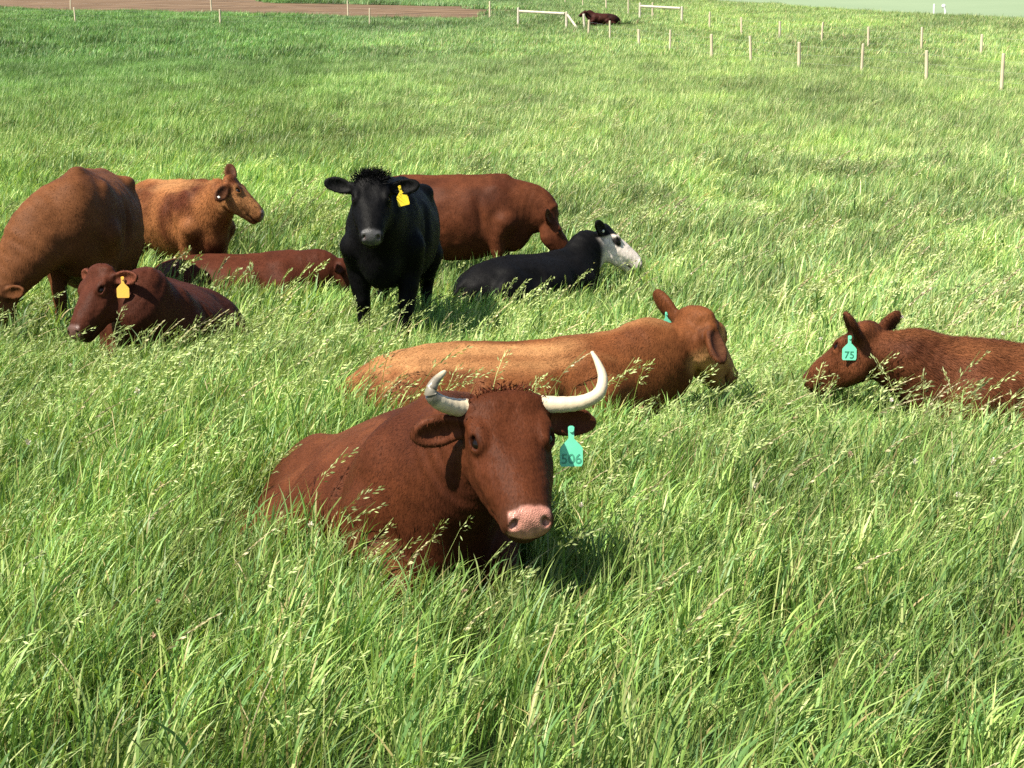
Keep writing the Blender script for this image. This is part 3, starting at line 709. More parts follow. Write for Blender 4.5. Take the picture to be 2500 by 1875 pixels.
herd(dict(name='shaggy_cow', label='shaggy brown young cow lying at the right edge, green tag in upright ear',
    pose='lie', loc=(2.80, 7.55), yaw=178, size=0.93, voxel=0.009, coat=(0.098, 0.033, 0.014), dark=(0.055, 0.017, 0.0075), top=(0.24, 0.095, 0.036), topmix=0.35, mottle=1.0,
    head=dict(poll=(1.05, -0.02, 0.77), yaw=-38, pitch=40, size=1.06), neck=[(0.76, 0.0, 0.52, 0.16, 0.21)],
    ears={1: dict(dir=(-0.6, 0.8, 0.65), open=(0.3, 0.6, 0.2)), -1: dict(dir=(-0.75, -1, 0.30), open=(0.4, -0.2, 0.6))},
    nose=(0.10, 0.05, 0.04), ear_in=(0.05, 0.018, 0.010), hair=90000, hair_len=0.026, hair_w=0.003, hair_lift=0.28,
    paint=lambda V, Nn, Hc, ih, C: C + (np.array([[0.22, 0.088, 0.034]]) - C) * (sst(0.30, 0.05, V[:, 0]) * 0.8)[:, None],
    tags=[dict(ear=1, mat=M_TAG_G, along=0.05, out=0.028, yaw=-95, size=0.95, text='75', tsize=0.055, ink=M_INK_D), dict(ear=-1, mat=M_TAG_W, along=0.10, out=0.006, button=True)]))

herd(dict(name='black_cow', label='black cow standing and facing the camera with a yellow ear tag',
    pose='stand', loc=(-0.90, 11.1), yaw=-93, size=0.98, voxel=0.0105, coat=BLK, dark=(0.004, 0.004, 0.0045), step=(0.05, 0.08),
    head=dict(poll=(0.90, -0.02, 1.385), yaw=7, pitch=50, size=1.08), neck=[(0.70, 0.02, 1.10, 0.16, 0.24)],
    ears={1: dict(dir=(-0.1, 1, 0.15), open=(0.5, 0, 0.8)), -1: dict(dir=(-0.25, -1, 0.10), open=(0.5, 0, 0.8))},
    nose=(0.05, 0.049, 0.049), ear_in=(0.006, 0.006, 0.006), lid=(0.004, 0.004, 0.004), lip=(0.008, 0.008, 0.008), hair=50000, hair_len=0.022, hair_w=0.004,
    tuft=1300, tuft_len=0.075, tuft_w=(0.05, 0.09), tuft_col=(0.005, 0.005, 0.0055),
    tags=[dict(ear=1, mat=M_TAG_Y, along=0.09, out=0.02, yaw=-84, size=1.05, swing=-14)]))

herd(dict(name='grazing_cow', label='red-brown cow grazing head down behind the black cow',
    pose='stand', loc=(-0.50, 14.3), yaw=-8, size=0.91, trunk=[(-0.80, 1.10, 0.15, 0.19), (-0.64, 1.05, 0.26, 0.28), (-0.38, 0.94, 0.33, 0.39), (-0.08, 0.89, 0.37, 0.44), (0.22, 0.91, 0.33, 0.42), (0.46, 0.965, 0.245, 0.38), (0.62, 0.98, 0.18, 0.31)], voxel=0.013, coat=(0.078, 0.0245, 0.0105), dark=RED_D,
    head=dict(poll=(1.02, 0.0, 0.93), yaw=4, pitch=62), neck=[(0.70, 0, 1.02, 0.16, 0.26), (0.86, 0, 0.95, 0.14, 0.22)],
    ears={1: dict(dir=(-0.7, 1, 0.1), open=(0.3, 0.2, 0.8)), -1: dict(dir=(-0.9, -0.7, 0.2), open=(0.3, -0.4, 0.6))},
    hair=24000, hair_len=0.016, hair_w=0.005))

herd(dict(name='white_faced_cow', label='black cow with a white face lying and facing right',
    pose='lie', loc=(0.20, 13.2), yaw=42, size=0.91, voxel=0.0105, coat=(0.0045, 0.0043, 0.0046), dark=(0.003, 0.003, 0.003),
    head=dict(poll=(0.98, -0.02, 0.91), yaw=-40, pitch=42, size=1.20), neck=[(0.72, 0, 0.62, 0.16, 0.23)],
    ears={1: dict(dir=(-0.45, 1, 0.2), open=(0.4, 0.2, 0.6)), -1: dict(dir=(-0.75, -0.75, 0.15), open=(0.3, -0.6, 0.3))},
    nose=(0.015, 0.013, 0.012), ear_in=(0.012, 0.01, 0.01), lid=(0.012, 0.01, 0.01), lip=(0.02, 0.016, 0.015), lip_from=0.468, lip_mix=0.95, hair=30000, hair_len=0.016, hair_w=0.004,
    paint=lambda V, Nn, Hc, ih, C: C + (np.array([[0.62, 0.54, 0.48]]) * (0.9 + 0.15 * vnoise3(V * 20))[:, None] - C) * (ih * (1 - 0.97 * (1 - sst(0.026, 0.040, np.minimum(np.linalg.norm((Hc - np.array([0.175, 0.115, -0.06])) * np.array([0.6, 1, 1.1]), axis=1), np.linalg.norm((Hc - np.array([0.175, -0.115, -0.06])) * np.array([0.6, 1, 1.1]), axis=1))))) * sst(-0.012, 0.012, Hc[:, 0] - 0.092 + 0.9 * np.maximum(-Hc[:, 2] - 0.05, 0) - 0.55 * np.maximum(Hc[:, 2] + 0.05, 0) * 2 - 0.8 * np.maximum(-Hc[:, 2] - 0.15, 0) + 0.02 * (vnoise3(V * 30) - 0.5)))[:, None],
    tags=[dict(ear=-1, mat=M_TAG_W, along=0.07, out=0.01, button=True)]))

herd(dict(name='resting_cow', label='dark red-brown cow lying low just left of the black cow, only its back showing',
    pose='lie', loc=(-2.42, 13.1), yaw=0, size=0.92, voxel=0.0135, coat=(0.062, 0.018, 0.009), dark=RED_D,
    head=dict(poll=(1.0, 0.0, 0.60), yaw=0, pitch=30), neck=[(0.78, 0, 0.48, 0.16, 0.21)],
    hair=20000, hair_len=0.016, hair_w=0.005))

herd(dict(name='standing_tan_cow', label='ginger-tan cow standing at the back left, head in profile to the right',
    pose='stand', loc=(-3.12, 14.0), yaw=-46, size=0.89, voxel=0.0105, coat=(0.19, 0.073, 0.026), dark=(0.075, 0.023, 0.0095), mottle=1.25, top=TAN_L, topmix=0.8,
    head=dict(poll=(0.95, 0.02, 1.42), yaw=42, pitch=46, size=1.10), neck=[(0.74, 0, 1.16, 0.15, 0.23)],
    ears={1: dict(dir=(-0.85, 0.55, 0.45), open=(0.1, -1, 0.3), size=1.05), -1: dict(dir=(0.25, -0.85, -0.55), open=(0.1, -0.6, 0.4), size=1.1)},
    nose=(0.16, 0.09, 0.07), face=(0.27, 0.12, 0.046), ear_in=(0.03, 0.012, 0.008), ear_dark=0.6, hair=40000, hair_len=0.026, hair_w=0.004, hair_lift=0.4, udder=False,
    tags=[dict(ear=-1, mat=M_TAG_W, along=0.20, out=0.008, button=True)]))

herd(dict(name='big_grazing_cow', label='big brown cow grazing at the left edge, body towards the camera',
    pose='stand', loc=(-3.36, 11.8), yaw=-84, size=1.02, trunk=[(-0.80, 1.08, 0.16, 0.20), (-0.64, 1.03, 0.27, 0.29), (-0.38, 0.91, 0.34, 0.41), (-0.08, 0.86, 0.39, 0.46), (0.22, 0.89, 0.35, 0.43), (0.46, 0.96, 0.25, 0.385), (0.62, 0.98, 0.18, 0.31)], voxel=0.0115, coat=(0.11, 0.042, 0.0160), dark=(0.05, 0.018, 0.008), top=(0.15, 0.056, 0.023), topmix=0.5, ribs=0.5,
    head=dict(poll=(0.86, -0.57, 0.55), yaw=-45, pitch=56), neck=[(0.62, -0.08, 0.98, 0.18, 0.28), (0.76, -0.27, 0.80, 0.16, 0.24)],
    hair=40000, hair_len=0.016, hair_w=0.004))

herd(dict(name='lying_brown_cow', label='dark red-brown cow lying at the left with an amber-yellow ear tag',
    pose='lie', loc=(-2.36, 10.1), yaw=-90, lean=0.3, size=1.0, trunk=LIE_HIGH, voxel=0.0095, coat=(0.056, 0.0165, 0.0085), dark=(0.032, 0.0095, 0.0055),
    head=dict(poll=(0.80, -0.26, 0.83), yaw=-33, pitch=56, roll=8), neck=[(0.70, 0, 0.58, 0.165, 0.25)],
    ears={1: dict(dir=(-0.15, 1, -0.2), open=(0.6, 0, 0.7), size=0.95), -1: dict(dir=(-0.3, -1, -0.1), open=(0.5, 0, 0.7), size=0.95)},
    nose=(0.10, 0.05, 0.04), ear_in=(0.13, 0.042, 0.024), hair=50000, hair_len=0.016, hair_w=0.0035,
    tags=[dict(ear=1, mat=M_TAG_O, along=0.10, out=0.018, yaw=-80, size=1.0)]))

herd(dict(name='distant_cow', label='dark cow lying far off between the two timber fence braces',
    pose='lie', loc=(6.0, 100.5), yaw=186, size=1.2, voxel=0.024, coat=(0.035, 0.011, 0.008), dark=(0.012, 0.007, 0.006), eyes=False,
    head=dict(poll=(0.98, 0.06, 0.80), yaw=14, pitch=32), neck=[(0.74, 0, 0.58, 0.165, 0.25)], hair=0))

# ------------------------------------------------------------------ fences
def post_mesh(h, r):
    mb = MB(); mb.tube([(0, 0, -0.3), (0.004, 0.0, h * 0.5), (0, 0.003, h - 0.02), (0, 0, h)], [r, r * 0.97, r * 0.94, r * 0.8], 10)
    return mb.mesh('post', False)
POSTS = [post_mesh(h, r) for h, r in ((1.22, 0.062), (1.28, 0.055), (1.16, 0.066), (1.25, 0.05))]
for p in POSTS: p.materials.append(M_WOOD)
def fence(pts, label, hs=1.0):
    zs = [float(terrain(x, y)) for x, y in pts]
    root = empty('wire_fence', (pts[0][0], pts[0][1], zs[0])); tag(root, label, 'fence', 'wire fences on the hillside')
    x0, y0, z0 = pts[0][0], pts[0][1], zs[0]
    for i, ((x, y), z) in enumerate(zip(pts, zs)):
        o = link('post', POSTS[i % 4], root); o.location = (x - x0, y - y0, z - z0)
        o.rotation_euler = (R(random.uniform(-2.5, 2.5)), R(random.uniform(-2.5, 2.5)), random.uniform(0, 6)); o.scale = (1, 1, hs * random.uniform(0.95, 1.05))
    for h in (0.45, 0.75, 1.05):
        mb = MB(); mb.tube([(x - x0, y - y0, z - z0 + h * hs) for (x, y), z in zip(pts, zs)], 0.002, 4)
        link('wire', mb.mesh('wire'), root, M_WIRE)
fence([(4.3, 85.2), (5.2, 80.2), (6.1, 72.5), (6.9, 66.0), (8.1, 61.0), (9.4, 59.2), (10.6, 55.6), (12.4, 53.4), (13.7, 49.7), (14.85, 45.6), (16.2, 41.2)], 'nearer row of pale wooden posts crossing the right side of the pasture')
fence([(12.1, 92.6), (13.0, 85.6), (14.4, 81.3), (15.9, 77.6), (17.1, 72.4), (18.7, 68.9), (20.4, 65.6), (22.2, 62.0)], 'second row of wooden posts higher up on the right')
fence([(-40.5, 106.0), (-29.7, 102.9), (-19.2, 99.6), (-9.3, 98.8)], 'lower row of widely spaced posts at the upper left, in the grass')
fence([(-52.0, 142.0), (-38.2, 131.0), (-23.2, 117.0), (-12.0, 110.8), (-1.6, 107.8)], 'upper row of posts along the edge of the bare soil', 1.15)
fence([(9.7, 104.5), (8.8, 114.5), (7.8, 125.5), (6.4, 136.5), (5.2, 148.0)], 'row of posts climbing straight up the hill behind the distant cow', 1.15)
def brace(a, b, label, extra=None, h=1.25):
    za, zb = float(terrain(*a)), float(terrain(*b))
    root = empty('fence_brace', (a[0], a[1], za)); tag(root, label, 'fence brace', 'timber fence braces')
    d = Vector((b[0] - a[0], b[1] - a[1], zb - za))
    pm = bpy.data.meshes.get('brace_post') or MB().tube([(0, 0, -0.3), (0, 0, h - 0.03), (0, 0, h)], [0.085, 0.08, 0.068], 10).mesh('brace_post')
    if not pm.materials: pm.materials.append(M_WOODW)
    o = link('post', pm, root); o.scale.z = 1.08
    o = link('post', pm, root); o.location = d
    rl = MB(); rl.tube([Vector((0, 0, h * 0.90)) + d * 0.03, d * 0.5 + Vector((0, 0, h * 0.90)), d * 0.97 + Vector((0, 0, h * 0.90))], [0.085, 0.08, 0.085], 10)
    link('rail', rl.mesh('rail'), root, M_WOODW)
    if extra:
        u = d.normalized()
        st = MB(); st.tube([d + Vector((0, 0, h * 0.85)) + u * 0.08, d + u * 0.95 + Vector((0, 0, 0.25))], 0.075, 8); link('strut', st.mesh('strut'), root, M_WOODW)
        o = link('post', pm, root); o.location = d + u * 1.55 + Vector((0, -0.3, -0.1)); o.rotation_euler = (0, R(-4), 0)
brace((0.4, 97.4), (3.4, 94.4), 'timber fence brace with a slanting strut, left of the distant cow', True)
brace((8.7, 103.0), (11.1, 98.9), 'plain timber fence brace right of the distant cow')
# two white markers on the crest
def on_ground(x, y): return (x, y, float(terrain(x, y)))
mk = empty('marker_post', on_ground(32.6, 117.0)); tag(mk, 'short plain white post on the skyline at the upper right', 'post')
link('shaft', MB().tube([(0, 0, -0.2), (0, 0, 1.26), (0, 0, 1.3)], [0.07, 0.07, 0.05], 10).mesh('shaft'), mk, M_WHITE)
mk = empty('round_headed_post', on_ground(33.3, 116.8)); tag(mk, 'short white post with a round head on the skyline at the upper right', 'post')
link('shaft', MB().tube([(0.12, 0, -0.2), (0.12, 0, 0.85), (0.02, 0, 1.15)], [0.08, 0.075, 0.06], 10).mesh('shaft'), mk, M_WHITE)
cap = MB(); cap.tube([(-0.02, -0.06, 1.25), (-0.02, -0.04, 1.25), (-0.02, 0.04, 1.25), (-0.02, 0.06, 1.25)], [0.10, 0.15, 0.15, 0.10], 18)
link('round_head', cap.mesh('round_head', True), mk, M_WHITE)

# ------------------------------------------------------------------ grass: tufts scattered over the pasture
def grass_mat(name, rough=0.5):
    m, nt, out = new_mat(name); L = nt.links.new
    at = nt.nodes.new('ShaderNodeAttribute'); at.attribute_name = 'coat'
    ti = nt.nodes.new('ShaderNodeAttribute'); ti.attribute_name = 'tint'; ti.attribute_type = 'INSTANCER'
    mx = nt.nodes.new('ShaderNodeMix'); mx.data_type = 'RGBA'; mx.blend_type = 'MULTIPLY'; mx.inputs[0].default_value = 1
    L(at.outputs['Color'], mx.inputs[6]); L(ti.outputs['Vector'], mx.inputs[7])
    b = nt.nodes.new('ShaderNodeBsdfPrincipled'); b.inputs['Roughness'].default_value = rough; b.inputs['Specular IOR Level'].default_value = 0.35
    t = nt.nodes.new('ShaderNodeBsdfTranslucent')
    L(mx.outputs[2], b.inputs['Base Color']); 
    sc = nt.nodes.new('ShaderNodeMix'); sc.data_type = 'RGBA'; sc.blend_type = 'MULTIPLY'; sc.inputs[0].default_value = 1; sc.inputs[7].default_value = (1.25, 1.25, 0.6, 1)
    L(mx.outputs[2], sc.inputs[6]); L(sc.outputs[2], t.inputs['Color'])
    ms = nt.nodes.new('ShaderNodeMixShader'); ms.inputs[0].default_value = 0.28
    L(b.outputs[0], ms.inputs[1]); L(t.outputs[0], ms.inputs[2]); L(ms.outputs[0], out.inputs[0])
    return m
M_GRASS = grass_mat('grass_blades')

GREENS = np.array([(0.165, 0.28, 0.058), (0.225, 0.345, 0.078), (0.125, 0.235, 0.050), (0.285, 0.385, 0.105), (0.14, 0.265, 0.080), (0.36, 0.42, 0.15), (0.095, 0.19, 0.042)])
DRY = np.array([(0.36, 0.30, 0.13), (0.30, 0.27, 0.10)])
def blades(n, rad, hmin, hmax, wid, lean, seg=4, dry=0.04, g=None, z0=None, droop=1.0):
    """n grass blades round the origin; returns verts, tris, colours"""
    g = g or rng
    a = g.random(n) * 2 * np.pi; r = rad * np.sqrt(g.random(n))
    base = np.stack([r * np.cos(a), r * np.sin(a), np.full(n, -0.02)], 1)
    if z0: base[:, 2] = z0[0] + (z0[1] - z0[0]) * g.random(n); base[:, 0] += base[:, 2] * lean * 0.5
    L = hmin + (hmax - hmin) * g.random(n) ** 1.2
    # bending direction: the wind blows to +x, each blade also falls its own way
    az = g.random(n) * 2 * np.pi
    own = (0.16 + 0.34 * g.random(n) ** 2) * droop
    bx = lean * (0.5 + 0.9 * g.random(n)) + own * np.cos(az); by = own * np.sin(az) - 0.05
    t = np.linspace(0, 1, seg + 1)
    up = L[:, None] * t[None] * (1 - 0.22 * np.minimum(np.hypot(bx, by), 1.2)[:, None] * t[None] ** 2)
    k = (0.35 * t + 0.65 * t ** 2.2)[None] * L[:, None]
    ctr = np.stack([base[:, 0:1] + bx[:, None] * k, base[:, 1:2] + by[:, None] * k, base[:, 2:3] + up], -1)
    fa = az + np.pi / 2 + g.normal(0, 0.9, n)
    sd = np.stack([np.cos(fa), np.sin(fa), g.normal(0, 0.15, n)], 1)
    w = wid * (0.6 + 0.8 * g.random(n))
    wp = np.array([0.75, 1.0, 0.92, 0.62, 0.0]) if seg == 4 else np.array([0.85, 1.0, 0.0]) if seg == 2 else np.array([0.8, 1.0, 0.75, 0.0])
    off = sd[:, None, :] * (w[:, None] * wp[None] / 2)[..., None]
    Lf = ctr - off; Rt = ctr + off
    V = np.concatenate([Lf, Rt[:, :-1]], 1)                 # seg+1 left (last = tip) + seg right
    m = 2 * seg + 1
    T = []
    for i in range(seg - 1):
        T += [(i, seg + 1 + i, seg + 2 + i), (i, seg + 2 + i, i + 1)]
    T += [(seg - 1, 2 * seg, seg)]
    T = (np.arange(n)[:, None, None] * m + np.array(T)[None]).reshape(-1, 3)
    c = GREENS[g.integers(0, len(GREENS), n)] * (0.8 + 0.45 * g.random((n, 1)))
    d = g.random(n) < dry; c[d] = DRY[g.integers(0, 2, d.sum())]
    return V.reshape(-1, 3), T, np.repeat(c, m, 0)
def seed_stem(g, h, lean, width=1.0, loose=True):
    """a flowering stem with a nodding panicle"""
    az = g.normal(0, 0.5); bx, by = lean * math.cos(az), lean * math.sin(az)
    ts = np.linspace(0, 1, 6)
    P = np.stack([bx * h * (0.3 * ts + 0.7 * ts ** 2.5), by * h * (0.3 * ts + 0.7 * ts ** 2.5), h * ts * (1 - 0.12 * ts ** 2)], 1)
    V = []; T = []; C = []
    sc = np.array((0.24, 0.30, 0.09)) * (0.8 + 0.5 * g.random()); hc = (np.array((0.31, 0.38, 0.14)) if g.random() < 0.8 else np.array((0.38, 0.35, 0.19))) * (0.8 + 0.4 * g.random())
    for q in (0, 1):
        s = np.array([0.0014, 0, 0]) if q else np.array([0, 0.0014, 0]); s = s * width
        b = len(V)
        for p in P: V += [p - s, p + s]; C += [sc, sc]
        for i in range(5): T += [(b + 2 * i, b + 2 * i + 1, b + 2 * i + 3), (b + 2 * i, b + 2 * i + 3, b + 2 * i + 2)]
    ax = P[-1] - P[-2]; ax /= np.linalg.norm(ax)
    n = int(26 if loose else 34); pl = h * (0.22 + 0.10 * g.random())
    for i in range(n):
        t = i / n
        o = P[-1] - ax * pl * (1 - t) + np.array([bx, by, -0.35]) * pl * 0.25 * t ** 2
        spread = (0.55 if loose else 0.16) * (1 - 0.6 * t)
        d = ax * 0.9 + g.normal(0, spread, 3) + np.array([0.28, 0, -0.10]); d /= np.linalg.norm(d)
        st = o + d * (0.010 + 0.018 * g.random()) * (1 if loose else 0.4)
        ln = (0.018 + 0.014 * g.random()); wd = 0.0032 * width * (0.8 + 0.5 * g.random())
        sd = np.cross(d, g.normal(0, 1, 3)); sd /= np.linalg.norm(sd); b = len(V)
        V += [st, st + d * ln * 0.45 + sd * wd, st + d * ln, st + d * ln * 0.45 - sd * wd]
        C += [hc * (0.75 + 0.5 * g.random())] * 4
        T += [(b, b + 1, b + 2), (b, b + 2, b + 3)]
    return np.array(V), np.array(T), np.array(C)
def weed(g, kind):
    """kind 0: dandelion clock or clover head on a stalk, 1: dead straw-coloured stem, 2: broad bent leaf"""
    V = []; T = []; C = []
    def strip(P, w, c, ax):
        b = len(V)
        for i, p in enumerate(P):
            ww = w * (1 - 0.85 * (i / (len(P) - 1)) ** 2) if kind == 2 else w
            V.extend([p - ax * ww, p + ax * ww]); C.extend([c, c])
        for i in range(len(P) - 1): T.extend([(b + 2 * i, b + 2 * i + 1, b + 2 * i + 3), (b + 2 * i, b + 2 * i + 3, b + 2 * i + 2)])
    h = {0: 0.34, 1: 0.44, 2: 0.30}[kind] * (0.8 + 0.4 * g.random()); az = g.normal(0, 0.7); ln = (0.2, 0.35, 1.1)[kind]
    t = np.linspace(0, 1, 6)[:, None]; d = np.array([math.cos(az), math.sin(az), 0])
    P = d * h * ln * t ** 2 + np.array([0, 0, 1]) * h * t * (1 - (0.45 if kind == 2 else 0.1) * t)
    col = [np.array((0.26, 0.30, 0.12)), np.array((0.46, 0.40, 0.22)), np.array((0.24, 0.36, 0.08))][kind]
    for ax in (np.array([1.0, 0, 0]), np.array([0, 1.0, 0])): strip(P, (0.0018, 0.0022, 0.009)[kind], col, ax)
    if kind == 0:
        hc = np.array((0.62, 0.58, 0.48)) if g.random() < 0.6 else np.array((0.35, 0.24, 0.15)); o = P[-1]
        for _ in range(26):
            n = g.normal(0, 1, 3); n /= np.linalg.norm(n); s = np.cross(n, g.normal(0, 1, 3)); s /= np.linalg.norm(s); b = len(V); r = 0.010 + 0.005 * g.random()
            V.extend([o, o + n * r + s * 0.004, o + n * r - s * 0.004]); C.extend([hc] * 3); T.append((b, b + 1, b + 2))
    if kind == 1:
        for i in range(4):
            o = P[2 + i // 2] + 0; dd = g.normal(0, 1, 3) * 0.5 + np.array([0.6, 0, 0.3]); dd /= np.linalg.norm(dd); s = np.cross(dd, g.normal(0, 1, 3)); s /= np.linalg.norm(s); b = len(V)
            V.extend([o, o + dd * 0.05 + s * 0.003, o + dd * 0.11, o + dd * 0.05 - s * 0.003]); C.extend([col * 0.9] * 4); T.extend([(b, b + 1, b + 2), (b, b + 2, b + 3)])
    return np.array(V), np.array(T), np.array(C)
def join(parts):
    V, T, C = [], [], []; n = 0
    for v, t, c in parts: V.append(v); T.append(t + n); C.append(c); n += len(v)
    return np.vstack(V), np.vstack(T), np.vstack(C)
def tuft_set(name, count, make):
    col = bpy.data.collections.new(name)
    for i in range(count):
        V, T, C = make(np.random.default_rng(100 + i))
        me = mesh_np(name, V, T, True); color_attr(me, np.clip(C, 0, 1)); me.materials.append(M_GRASS)
        o = bpy.data.objects.new('%s_%02d' % (name, i), me); col.objects.link(o)
    return col
def scatter(name, col, P, rot, scl, idx, tint, label):
    me = bpy.data.meshes.new(name); n = len(P)
    me.vertices.add(n); me.vertices.foreach_set('co', np.ascontiguousarray(P, np.float32).ravel())
    for nm, typ, arr, key in (('rot', 'FLOAT_VECTOR', rot, 'vector'), ('scl', 'FLOAT_VECTOR', scl, 'vector'), ('tint', 'FLOAT_VECTOR', tint, 'vector'), ('pick', 'INT', idx, 'value')):
        a = me.attributes.new(nm, typ, 'POINT'); a.data.foreach_set(key, np.ascontiguousarray(arr, np.int32 if typ == 'INT' else np.float32).ravel())
    ng = bpy.data.node_groups.new(name, 'GeometryNodeTree')
    ng.interface.new_socket('Geometry', in_out='INPUT', socket_type='NodeSocketGeometry'); ng.interface.new_socket('Geometry', in_out='OUTPUT', socket_type='NodeSocketGeometry')
    gi = ng.nodes.new('NodeGroupInput'); go = ng.nodes.new('NodeGroupOutput')
    ip = ng.nodes.new('GeometryNodeInstanceOnPoints'); ci = ng.nodes.new('GeometryNodeCollectionInfo')
    ci.inputs['Collection'].default_value = col; ci.inputs['Separate Children'].default_value = True; ci.inputs['Reset Children'].default_value = True
    ip.inputs['Pick Instance'].default_value = True
    def na(nm, typ):
        q = ng.nodes.new('GeometryNodeInputNamedAttribute'); q.data_type = typ; q.inputs['Name'].default_value = nm; return q.outputs[0]
    L = ng.links.new
    L(gi.outputs[0], ip.inputs['Points']); L(ci.outputs[0], ip.inputs['Instance'])
    L(na('pick', 'INT'), ip.inputs['Instance Index']); L(na('rot', 'FLOAT_VECTOR'), ip.inputs['Rotation']); L(na('scl', 'FLOAT_VECTOR'), ip.inputs['Scale'])
    L(ip.outputs[0], go.inputs[0])
    o = link(name, me); md = o.modifiers.new('scatter', 'NODES'); md.node_group = ng
    tag(o, label, 'grass', kind='stuff')
    return o

# where the animals press the grass down
CELL = 0.05
occ = set()
for A in FOOT:
    low = A[A[:, 2] < 0.14]
    for i, j in np.unique(np.floor(low[:, :2] / CELL).astype(int), axis=0): occ.add((int(i), int(j)))
def fill_occ():
    """fill the inside of each footprint row by row"""
    rows = {}
    full = set(occ)
    for A in FOOT:
        low = A[(A[:, 2] < 0.14)]
        if not len(low): continue
        ij = np.floor(low[:, :2] / CELL).astype(int)
        if (A[:, 2].max() > 1.15): continue                  # standing animals: only the hooves
        for jj in np.unique(ij[:, 1]):
            r = ij[ij[:, 1] == jj, 0]
            for ii in range(r.min(), r.max() + 1): full.add((int(ii), int(jj)))
    return full
OCC = fill_occ()
def free(x, y):
    return np.array([(int(math.floor(a / CELL)), int(math.floor(b / CELL))) not in OCC for a, b in zip(x, y)])
def band(y0, y1, dens, seed):
    g = np.random.default_rng(seed)
    hw = lambda y: 0.365 * y + 1.6
    area = 0.365 * (y1 ** 2 - y0 ** 2) + 3.2 * (y1 - y0)
    n = int(area * dens)
    y = np.sqrt(g.random(int(n * 1.6)) * (y1 ** 2 - y0 ** 2) + y0 ** 2)[:int(n)] if y0 > 8 else y0 + (y1 - y0) * np.sqrt(g.random(n) * 0.85 + 0.15 * g.random(n) ** 2)
    x = (g.random(len(y)) * 2 - 1) * hw(y)
    return x, y, g
def ground_tint(x, y, g):
    """sward colour: lusher, darker green at the back left, paler and yellower towards the right, in drifts"""
    n = fbm(x / (2.2 + 0.05 * y) + 40, y / (3.0 + 0.06 * y) + 7, 3); n2 = fbm(x / 0.55, y / 0.8 + 3, 2)
    v = 0.98 + 0.55 * (n - 0.5) * sst(5, 14, y) + 0.25 * (n - 0.5) + 0.95 * (n2 - 0.5) + 0.18 * g.normal(0, 1, len(x)) * 0.6
    lush = sst(5, -25, x - 0.1 * y) * sst(15, 60, y)
    pale = sst(-1.0, 4.0, x + 0.15 * (y - 8)) * sst(3, 9, y)
    v = v * (1 - 0.22 * lush) * (1 + 0.12 * pale)
    v = v + 0.55 * (fbm(x / 1.6, y / 3.2 + 21, 3) - 0.5) * sst(22, 60, y) * (0.5 + 0.8 * lush)
    T = np.stack([v * (1.04 - 0.18 * lush + 0.12 * pale), v * (1.02 + 0.02 * lush + 0.03 * pale), v * (1.06 + 0.15 * lush + 0.35 * pale)], 1)
    return np.clip(T, 0.3, 1.8)
GRAZED = [(-0.95, 10.3, 0.85, 0.66), (0.1, 12.5, 1.0, 0.66), (-1.6, 12.6, 0.8, 0.75), (6.0, 98.0, 3.0, 0.6)]     # shorter where the herd has cropped and trodden it
def lay(name, col, cnt, bands, label, hfun=None, yawr=0.6, keep=None, tmul=1.0):
    Xs, Ys, G = [], [], []
    P, Rr, Sc, Id, Ti = [], [], [], [], []
    for (y0, y1, dens, s0, seed) in bands:
        x, y, g = band(y0, y1, dens, seed)
        ok = np.ones(len(x), bool)
        if y0 < 20: ok &= free(x, y)
        if y1 > 90: ok &= ~soil_mask(x, y)
        if keep is not None: ok &= keep(x, y, g)
        x, y = x[ok], y[ok]; n = len(x)
        z = terrain(x, y)
        s0 = s0 * (0.80 + 0.20 * sst(5.2, 7.0, y))
        for (gx, gy, gr, gf) in GRAZED: s0 = s0 * (1 - (1 - gf) * np.exp(-((x - gx) ** 2 + (y - gy) ** 2) / gr ** 2))
        hh = s0 * (0.72 + 0.44 * g.random(n)) * (0.62 + 0.80 * fbm(x / 0.9 + 11, y / 1.2, 2))
        P.append(np.stack([x, y, z], 1))
        Rr.append(np.stack([g.normal(0, 0.06, n), g.normal(0.04, 0.07, n) + 0.12 * (fbm(x / 3, y / 3 + 50) - 0.5), g.normal(0.0, yawr, n)], 1))
        wsc = s0 * (0.85 + 0.3 * g.random(n))
        Sc.append(np.stack([wsc * np.where(g.random(n) < 0.5, 1, 1), wsc * np.where(g.random(n) < 0.5, 1, -1), hh], 1))
        Id.append(g.integers(0, cnt, n)); Ti.append(ground_tint(x, y, g) * tmul)
    return scatter(name, col, np.vstack(P), np.vstack(Rr), np.vstack(Sc), np.concatenate(Id), np.vstack(Ti), label)

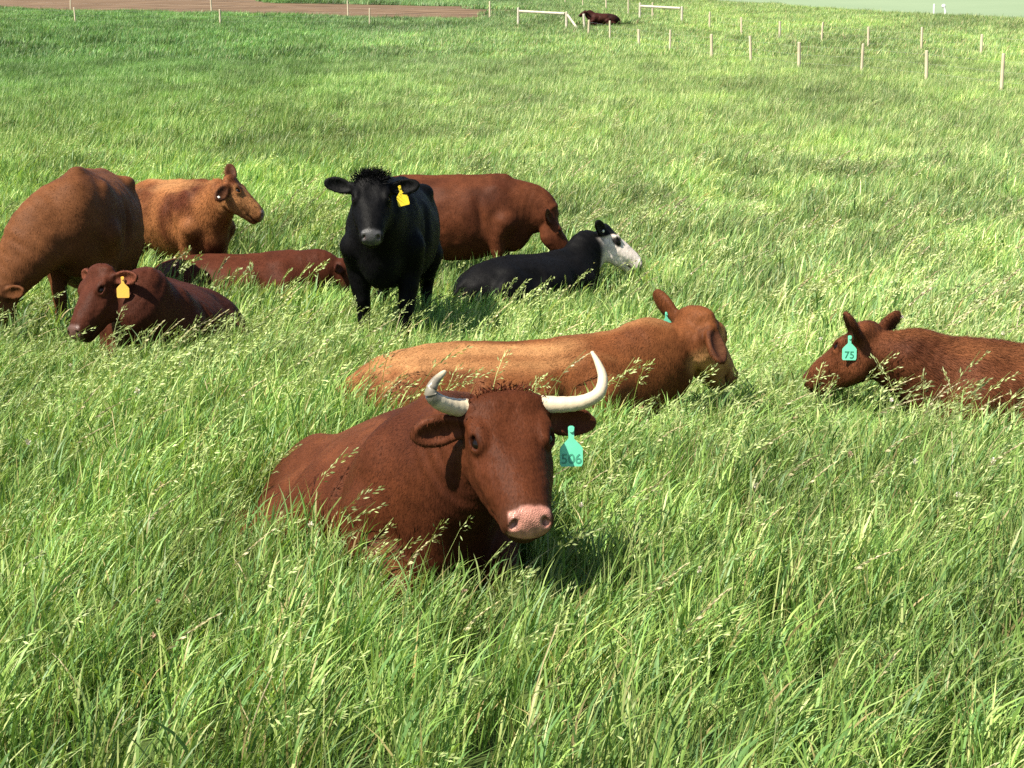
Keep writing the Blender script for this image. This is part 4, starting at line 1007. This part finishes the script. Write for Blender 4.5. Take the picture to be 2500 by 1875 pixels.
if BUILD_GRASS:
    near = tuft_set('near_tuft', 10, lambda g: join([blades(20, 0.085, 0.22, 0.52, 0.0066, 0.30, 4, 0.04, g), blades(14, 0.06, 0.12, 0.26, 0.0085, 0.35, 4, 0.03, g, (0.06, 0.30), 2.2), blades(6, 0.09, 0.08, 0.20, 0.009, 0.15, 3, 0.08, g)]))
    mid = tuft_set('mid_tuft', 8, lambda g: join([blades(22, 0.13, 0.24, 0.50, 0.0095, 0.32, 3, 0.03, g), blades(12, 0.11, 0.12, 0.24, 0.012, 0.35, 3, 0.03, g, (0.08, 0.30), 2.0)]))
    far = tuft_set('far_tuft', 6, lambda g: join([blades(80, 0.36, 0.24, 0.52, 0.017, 0.32, 2, 0.03, g)]))
    farther = tuft_set('farther_tuft', 6, lambda g: join([blades(110, 0.75, 0.24, 0.55, 0.036, 0.30, 2, 0.03, g)]))
    seeds = tuft_set('seed_stems', 10, lambda g: join([seed_stem(g, 0.50 + 0.22 * g.random(), 0.34 + 0.22 * g.random(), 1.0, g.random() < 0.7)]))
    seeds2 = tuft_set('seed_stem_groups', 6, lambda g: join([(lambda q, dx, dy: (q[0] + np.array([dx, dy, 0]), q[1], q[2]))(seed_stem(g, 0.46 + 0.2 * g.random(), 0.34 + 0.2 * g.random(), 2.0, g.random() < 0.6), g.normal(0, 0.15), g.normal(0, 0.15)) for _ in range(4)]))
    lay('meadow_grass', near, 10, [(1.1, 10.5, 128, 0.88, 1)], 'tall green grass filling the foreground and around the nearest cows')
    lay('middle_grass', mid, 8, [(10.5, 26, 78, 1.0, 2)], 'wind-bent green grass around the standing cows')
    lay('hillside_grass', far, 6, [(26, 62, 14, 0.9, 3)], 'pale and dark green grass on the lower hillside')
    lay('upper_grass', farther, 6, [(62, 160, 4.0, 0.95, 4)], 'dense green grass on the upper hillside around the fences', keep=lambda x, y, g: ~((np.abs(x - 5.9) < 2.6) & (y > 94.5) & (y < 102)))
    lay('seeding_grass', seeds, 10, [(1.6, 10.5, 32, 0.92, 5)], 'pale nodding seed heads rising above the foreground grass', yawr=0.35)
    lay('seeding_grass', seeds2, 6, [(10.5, 18, 4.2, 0.98, 6), (18, 26, 1.8, 0.98, 7), (26, 40, 0.7, 0.95, 8)], 'pale seed heads above the grass around the standing cows', yawr=0.35)
    weeds = tuft_set('weeds', 12, lambda g: weed(g, int(g.integers(0, 3))))
    lay('pasture_weeds', weeds, 12, [(1.6, 11, 7, 1.0, 9)], 'scattered dandelion clocks, dry stems and broad leaves among the foreground grass', yawr=1.0)
